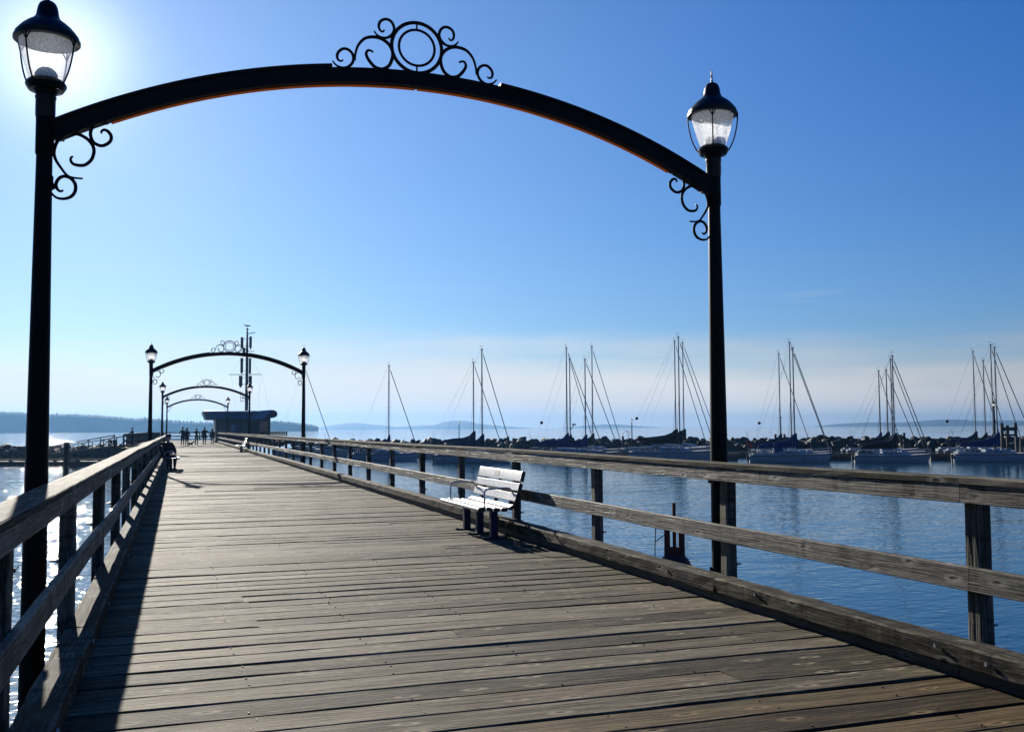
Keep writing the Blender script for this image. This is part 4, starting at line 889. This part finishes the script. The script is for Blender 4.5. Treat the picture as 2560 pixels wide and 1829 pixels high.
# two motor boats seen through the railing
def motorboat(label, stern, bow, wl, canvas, ttop):
    A, B = at_z(stern*K, wl*K, WZ), at_z(bow*K, wl*K, WZ); Ln = (B-A).length; mid = (A+B)/2; rz = math.atan2(B.y-A.y, B.x-A.x)
    g = thing('motorboat', label, 'motorboat', (mid.x, mid.y, WZ), rz, 'motor boats in the marina')
    rings = []
    for i in range(11):
        t = i/10; b = Ln*.17*(1 if t < .45 else max(.03, 1-((t-.45)/.55)**2.2)); zs = Ln*(.12+.05*t); x = -Ln/2+Ln*t
        rings.append([(x, -b, zs), (x, -b*.9, .1), (x, -b*.5, -.3), (x, b*.5, -.3), (x, b*.9, .1), (x, b, zs)])
    p = MB(); p.loft(rings, closed=False); h_ = p.build('hull', M['hull'], g, smooth=True)
    p = MB(); p.add([v for r_ in rings for v in (r_[0], r_[5])], [(i*2, i*2+2, i*2+3, i*2+1) for i in range(10)]); p.build('boat_deck', M['deckp'], g)
    z0 = Ln*.13
    p = MB(); w_ = Ln*.12; p.loft([[(x, -w_*k_, z0), (x+dx, -w_*k_*.9, z0+h2), (x+dx, w_*k_*.9, z0+h2), (x, w_*k_, z0)] for x, dx, h2, k_ in ((-.2*Ln, 0, .10*Ln, 1), (.08*Ln, 0, .11*Ln, 1), (.2*Ln, -.06*Ln, .06*Ln, .8), (.32*Ln, 0, .01, .5))]); c = p.build('cabin', M['hull'], g, smooth=True)
    for s_ in (-1, 1): p = MB(); p.beam((-.12*Ln, s_*w_*.97, z0+.065*Ln), (.1*Ln, s_*w_*.95, z0+.065*Ln), .03, .04*Ln); p.build('window', M['win'], c)
    if canvas:
        p = MB(); p.loft([[(x, -w_, z0), (x, -w_*.95, z0+h2*.75), (x, -w_*.5, z0+h2), (x, w_*.5, z0+h2), (x, w_*.95, z0+h2*.75), (x, w_, z0)] for x, h2 in ((-.36*Ln, .20*Ln), (-.3*Ln, .235*Ln), (0, .235*Ln), (.1*Ln, .13*Ln))]); cv = p.build('canopy', M['black_cover'], g, smooth=True)
    if ttop:
        p = MB()
        for s_ in (-1, 1): p.tube(smooth_pts([(-.30*Ln, s_*w_*.9, z0), (-.34*Ln, s_*w_*.9, z0+.24*Ln), (-.42*Ln, s_*w_*.8, z0+.31*Ln), (-.1*Ln, s_*w_*.5, z0+.20*Ln), (.16*Ln, s_*w_*.8, z0+.12*Ln)], 4), .03, 6)
        p.build('arch_tube', M['rail_st'], g, smooth=True)
        p = MB(); p.box((.06*Ln, 0, z0+.185*Ln), (.42*Ln, w_*1.7, .06), taper=.95); p.build('hard_top', M['hull_blue'], g)
    p = MB(); p.tube([(-.1*Ln, 0, z0+.1*Ln), (-.12*Ln, 0, z0+.45*Ln)], .02, 5); p.build('antenna', M['dark'], g)
    p = MB(); p.box((-Ln*.5-.2, 0, .5), (.35, .4, .6), taper=.8); p.box((-Ln*.5-.18, 0, .0), (.16, .14, .8)); p.build('outboard_motor', M['outboard'], g)
motorboat('white motor boat with a tube arch and hard top, behind the right railing', 688, 775, 1012, False, True)
motorboat('motor cruiser with a dark canvas top moored behind the small lone masted sloop', 872, 940, 1012, True, False)

# ------------------------------------------------------------------ floating docks, piles, lamps on the breakwater walk
def dock(label, x0, x1, wl, width=2.0, group=None):
    A, B = at_z(x0*K, wl*K, WZ), at_z(x1*K, wl*K, WZ); mid = (A+B)/2; Ln = (B-A).length; rz = math.atan2(B.y-A.y, B.x-A.x)
    g = thing('floating_dock', label, 'dock', (mid.x, mid.y, WZ), rz, group)
    p = MB(); p.box((0, 0, .15), (Ln, width, .7)); p.build('float', M['pile_wood'], g)
    p = MB(); n = int(Ln/.6)
    for i in range(min(n, 160)): p.box((-Ln/2+Ln*(i+.5)/min(n, 160), 0, .53), (Ln/min(n, 160)*.9, width*1.02, .06))
    p.build('dock_planking', M['kerb'], g)
    for s_ in (-1, 1):
        p = MB(); p.beam((-Ln/2, s_*width*.46, .74), (Ln/2, s_*width*.46, .74), .16, .14)
        for i in range(int(Ln/3)): p.box((-Ln/2+1+i*3, s_*width*.46, .62), (.5, .15, .14))
        p.build('bull_rail', M['cap'], g)
    return g
dock('dark floating dock on the left, under the gangway and before the rocks', -75, 340, 1033, 2.4)
dock('long floating dock between the two rows of sailing boats', 780, 2420, 1014.5, 1.6)
for x, nm in ((1862, 'between the blue dodger sloop and the oval marked sloop'), (2090, 'between the oval marked sloop and the long right edge sloop'), (1612, 'right behind the right lamp post'), (1372, 'left of the sloop with the dark rubbing strake')):
    dock('finger dock '+nm, x-26, x+26, 1020, 1.0, 'finger docks')

def pile_group(label, spots, top, dist, cap=False, hoop=False):
    c = at_d(spots[0]*K, 1000*K, dist); g = thing('mooring_piles', label, 'mooring piles', (c.x, c.y, WZ), 0); org = (c.x, c.y, WZ); zt = at_d(spots[0]*K, top*K, dist).z; tops = []
    for i, x in enumerate(spots):
        q = at_d(x*K, 1000*K, dist+(i % 2)*.7); p = MB(); p.lathe([(.21, WZ-1), (.21, WZ+1), (.19, zt-(i % 2)*.3)], (q.x, q.y, 0), 12); p.build('pile', M['pile_wood'], g, org, smooth=True); tops.append(q)
    if cap:
        a, b = tops[0], tops[-1]; p = MB(); p.beam((a.x, a.y, zt-.75), (b.x, b.y, zt-.75), .3, .45); p.beam((a.x, a.y, zt-1.5), (b.x, b.y, zt-1.5), .3, .25); p.build('cap_timber', M['pile_wood'], g, org)
    if hoop:
        a, b = tops[0], tops[-1]; m2 = (a+b)/2; p = MB(); p.tube([(a.lerp(b, .5+.5*math.cos(t)).x, a.lerp(b, .5+.5*math.cos(t)).y, zt+.95*math.sin(t)) for t in [i*math.pi/10 for i in range(11)]], .04, 6); p.build('hoop', M['spar'], g, org)
pile_group('pair of dark mooring piles with a hoop, left of the sloop with the rubbing strake', [1383, 1398], 968, 170, True, True)
pile_group('three thick mooring piles with a cross timber at the right edge of the view', [2226, 2238, 2256], 938, 135, True)
pile_group('two dark pile heads beside the leaning stay of the dark masted sloop', [1128, 1140], 968, 160)
pile_group('low dark pile heads behind the sloop with the blue dodger', [1722, 1733, 1742], 963, 165, True)
pile_group('low pile heads behind the sloop with the oval hull mark', [1990, 2001, 2008], 960, 165, True)
pile_group('pair of slim dock piles at the far right edge, behind the last sloop', [2258, 2268], 968, 130)
q = at_d(165, 1150, 62); zt = at_d(165, 1105, 62).z
p = MB(); p.lathe([(.16, WZ-1.5), (.16, WZ), (.145, zt)], (0, 0, 0), 14); o = p.build('mooring_pile', M['pile_wood'], smooth=True); o.location = (q.x, q.y, 0); tag(o, 'single slim dark pile standing in the water beyond the left handrail', 'pile')
for i, x in enumerate((275, 287)):
    q = at_d(x, 1120, 150); zt = at_d(x, 1098.5, 150).z; p = MB(); p.lathe([(.30, WZ-1-zt), (.30, 0)], (0, 0, 0), 14); o = p.build('mooring_pile', M['pile_wood'], smooth=True); o.location = (q.x, q.y, zt); tag(o, ('left' if i == 0 else 'right')+' one of the two square topped piles behind the gangway truss', 'pile')

src_l = [c for c in arch1.children if c.name.startswith('lantern')][0]
for i, (x, top, base, lab) in enumerate(((1019, 933, 978, 'small lamp post on the breakwater, leftmost, before the brown hill haze'), (1403, 927, 984, 'small lamp post on the breakwater beside the hooped piles'), (1734, 922, 985, 'small lamp post on the breakwater behind the blue dodger sloop'), (2209, 886, 985, 'small lamp post among the masts at the right edge'))):
    dist = 178 if i < 3 else 130; b_ = at_d(x*K, base*K, dist); zt = at_d(x*K, top*K, dist).z; h = zt-b_.z
    lab = lab.replace(', before the brown hill haze', ' of its kind, near the dark masted sloop')
    g = thing('lamp_post', lab, 'lamp post', (b_.x, b_.y, b_.z), 0, 'small lamp posts along the breakwater'); sc = h/4.95*1.0
    p = MB(); p.lathe([(.11, -.6), (.10, 0), (.075, 3.76)], (0, 0, 0), 16); po = p.build('post', M['iron'], g, smooth=True); po.scale = (sc*1.15, sc*1.15, sc)
    l_ = copy_tree(src_l, g); l_.location = (0, 0, 0); l_.scale = (sc, sc, sc)

# gangway: white truss ramp from the landing down to the float
a0 = Vector((-4.7, 97, .02)); b0 = at_z(118, 1136, -2.15); g = thing('gangway', 'pale truss gangway sloping from the landing down to the floating dock on the left', 'gangway', a0); M['alu'] = mat('pale_aluminium', (.05, .052, .055), .9, spec=.1)
d_ = (b0-a0); sdv = d_.cross(Vector((0, 0, 1))).normalized()*.75; U_ = Vector((0, 0, 1.05)); n = 8
for s_ in (-1, 1):
    for zz, nm in ((0, 'lower_chord'), (1, 'top_rail')): p = MB(); p.beam(a0+sdv*s_+U_*zz, b0+sdv*s_+U_*zz, .12 if zz == 0 else .08, .14 if zz == 0 else .08); p.build(nm, M['alu'], g, a0)
    p = MB()
    for i in range(n+1): c = a0+d_*(i/n)+sdv*s_; p.beam(c, c+U_, .09, .09, up=(1, 0, 0))
    for i in range(n): c = a0+d_*(i/n)+sdv*s_; e_ = a0+d_*((i+1)/n)+sdv*s_; (p.beam(c, e_+U_, .05, .05) if i % 2 else p.beam(c+U_, e_, .05, .05))
    p.build('truss_brace', M['alu'], g, a0)
p = MB(); p.beam(a0+Vector((0, 0, .06)), b0+Vector((0, 0, .06)), 1.4, .06); p.build('tread', M['alu'], g, a0)

# ------------------------------------------------------------------ rock breakwater
M['rock'] = mat('dark_breakwater_rock', (.012, .0115, .011), .7, spec=.25, vary=.55, vscale=.9, bump=.7, bscale=6)
def mound(name, pts, crest, depth):
    p = MB(); rings = []
    for i, (x, dist) in enumerate(pts):
        c = at_d(x, 1100, dist); rd = Vector((c.x, c.y, 0)).normalized(); ring = []
        for off, z in ((-depth*.5, WZ-.6), (-depth*.28, WZ+crest*.5), (-depth*.1, WZ+crest*.9), (depth*.1, WZ+crest), (depth*.4, WZ+crest*.5), (depth*.7, WZ-.6)):
            j = mnoise.noise(Vector((c.x*.4, c.y*.4, off))); ring.append((c.x+rd.x*(off+j), c.y+rd.y*(off+j), z+.35*mnoise.noise(Vector((c.x*.9, off*3, c.y*.3)))))
        rings.append(ring)
    p.loft(rings, closed=False); return tag(p.build(name, M['rock']), kind='structure')
mound('rock_bank', [(x, 186) for x in range(730, 2760, 12)], 1.75, 9)
mound('rock_bank', [(x, 172) for x in range(-200, 345, 8)], 1.45, 8)
def rock_mesh(seed):
    bm = bmesh.new(); bmesh.ops.create_icosphere(bm, subdivisions=2, radius=1.0); rs = random.Random(seed); o3 = Vector((rs.uniform(0, 50), rs.uniform(0, 50), rs.uniform(0, 50)))
    pl = [(Vector((rs.uniform(-1, 1), rs.uniform(-1, 1), rs.uniform(-.6, 1))).normalized(), rs.uniform(.55, .85)) for _ in range(9)]
    for v in bm.verts:
        for n_, d in pl:
            k_ = v.co.dot(n_)-d
            if k_ > 0: v.co -= n_*k_
        v.co *= 1+.18*mnoise.noise(v.co*1.6+o3); v.co.z *= .8
    me = bpy.data.meshes.new('rock'); bm.to_mesh(me); bm.free(); me.materials.append(M['rock']); return me
RM = [rock_mesh(i) for i in range(9)]; rr = random.Random(77)
def rocks(x0, x1, dist, crest, n, lab, grp):
    for i in range(n):
        x = x0+(x1-x0)*(i+rr.random())/n; row = i % 4; dd = dist+(-1.8, .4, -3.2, 0)[row]+rr.uniform(-.5, .5); c = at_d(x, 1100, dd)
        z = WZ+crest*((.85, 1.0, .45, 1.02)[row])+rr.uniform(-.2, .2); s_ = rr.uniform(.55, 1.05)
        if rr.random() < .12: s_ *= 1.3
        o = bpy.data.objects.new('rock', RM[rr.randrange(9)]); COL.objects.link(o); o.location = (c.x, c.y, z); o.rotation_euler = (rr.uniform(-.5, .5), rr.uniform(-.5, .5), rr.uniform(0, 6.3)); o.scale = (s_*rr.uniform(.9, 1.4), s_*rr.uniform(.8, 1.2), s_*rr.uniform(.7, 1.1))
        tag(o, lab, 'rock', grp)
rocks(735, 2700, 186, 1.75, 225, 'dark angular rock of the breakwater behind the sailing boats', 'breakwater rocks behind the marina')
rocks(-150, 335, 172, 1.45, 66, 'dark angular rock of the breakwater left of the pier, behind the float', 'breakwater rocks left of the pier')

# ------------------------------------------------------------------ far shores
M['forest'] = mat('conifer_green', (.022, .04, .022), .9, spec=.1, vary=.4, vscale=.02); M['far_hill'] = mat('distant_hill', (.035, .05, .035), .9, spec=.1)
RIDGE = [(-900, 1020), (-500, 1026), (-200, 1026), (0, 1029), (50, 1031), (120, 1035), (185, 1035), (250, 1038), (320, 1045), (350, 1046), (366, 1043), (400, 1048), (440, 1052), (480, 1055), (560, 1055), (677, 1052), (714, 1054), (760, 1058), (785, 1062), (797, 1069), (803, 1076)]
def ridge_y(pts, x):
    for (a, ya), (b, yb_) in zip(pts, pts[1:]):
        if a <= x <= b: return ya+(yb_-ya)*(x-a)/(b-a)
    return pts[-1][1]
HD = 2500.0
def land(name, pts, dist, depth, step, material, rough_):
    p = MB(); rings = []; x = pts[0][0]
    while x <= pts[-1][0]:
        y = ridge_y(pts, x); t = at_d(x, y, dist); h = max(t.z-WZ, .5); rd = Vector((t.x, t.y, 0)).normalized()
        h *= 1+rough_*mnoise.noise(Vector((x*.021, 3.1, dist*.01)))
        rings.append([(t.x+rd.x*o_, t.y+rd.y*o_, WZ+h*k_) for o_, k_ in ((-depth*.9, -.02), (-depth*.8, .22), (-depth*.4, .72), (0, 1.0), (depth*.5, .8), (depth, -.02))]); x += step
    p.loft(rings, closed=False); return p.build(name, material, smooth='all')
tag(land('headland', RIDGE, HD, 60, 8, M['forest'], .0), kind='structure')
p = MB(); rt_ = random.Random(9)
for i in range(3800):
    x = rt_.uniform(-880, 796); y = ridge_y(RIDGE, x); k_ = rt_.random()**.7; t = at_d(x, y, HD); h = max(t.z-WZ, .5); rd = Vector((t.x, t.y, 0)).normalized(); off = -60*(1-k_)*.85+rt_.uniform(-3, 8)*k_
    z = WZ+h*(.12+.86*k_)-1.5; c = Vector((t.x+rd.x*off, t.y+rd.y*off, z)); ht = rt_.uniform(3.8, 7.8)*(.75 if x > 740 else 1); w_ = ht*rt_.uniform(.16, .30)
    if 358 < x < 374 or rt_.random() < .006: ht += rt_.uniform(1.5, 4)
    n_ = 5; a0_ = rt_.uniform(0, 6); b_ = len(p.v)
    p.add([(c.x+w_*math.cos(a0_+2*math.pi*j/n_), c.y+w_*math.sin(a0_+2*math.pi*j/n_), c.z) for j in range(n_)]+[(c.x+w_*.62*math.cos(a0_+2*math.pi*j/n_), c.y+w_*.62*math.sin(a0_+2*math.pi*j/n_), c.z+ht*.5) for j in range(n_)]+[(c.x, c.y, c.z+ht)],
          [(j, (j+1) % n_, (j+1) % n_+n_, j+n_) for j in range(n_)]+[(j+n_, (j+1) % n_+n_, 2*n_) for j in range(n_)])
tag(p.build('wood', M['forest'], fix=False), 'dense conifer wood covering the hazy blue headland on the left', 'wood', kind='stuff')
M1 = [(x*K, y*K) for x, y in ((690, 953), (720, 944), (760, 937), (790, 935), (830, 940), (880, 946), (930, 943), (970, 940), (985, 933), (1010, 929), (1035, 930), (1060, 937), (1085, 941), (1130, 945), (1200, 951))]
M2 = [(x*K, y*K) for x, y in ((1240, 950), (1290, 945), (1340, 941), (1380, 942), (1430, 946), (1500, 949.5))]
M3 = [(x*K, y*K) for x, y in ((1730, 948), (1800, 945), (1860, 936), (1920, 931), (1960, 930), (1985, 932), (2040, 928), (2080, 922), (2120, 921), (2160, 924), (2190, 927), (2220, 923), (2260, 925), (2330, 930), (2500, 934), (2700, 938))]
M3 = [(x, y+(950*K-y)*.32) for x, y in M3]; M1 = [(x, y+(952*K-y)*.15) for x, y in M1]
tag(land('hills', M1, 6600, 500, 10, M['far_hill'], .10), kind='structure')
tag(land('hills', M2, 7000, 500, 10, M['far_hill'], .10), kind='structure')
tag(land('hills', M3, 6000, 500, 10, M['far_hill'], .08), kind='structure')

# ------------------------------------------------------------------ the air
hz = bpy.data.materials.new('sea_haze'); hz.use_nodes = True; nt = hz.node_tree; nt.nodes.remove(nt.nodes['Principled BSDF']); v = N(nt, 'ShaderNodeVolumePrincipled')
v.inputs['Color'].default_value = (.125, .275, .50, 1); v.inputs['Density'].default_value = 1.5e-4; v.inputs['Anisotropy'].default_value = 0.5
nt.links.new(v.outputs[0], nt.nodes['Material Output'].inputs['Volume'])
p = MB(); HB = 8000; zt, zl = 104.0, WZ-1.0
p.add([(-HB, -HB, zl), (HB, -HB, zl), (HB, HB, zl), (-HB, HB, zl), (-HB, -HB, zt), (HB, -HB, zt), (HB, HB, zt), (-HB, HB, zt)], [(0, 3, 2, 1), (4, 5, 6, 7), (0, 1, 5, 4), (1, 2, 6, 5), (2, 3, 7, 6), (3, 0, 4, 7)])
tag(p.build('haze', hz), 'thin bluish sea haze that fades the far shores', 'haze', kind='stuff')
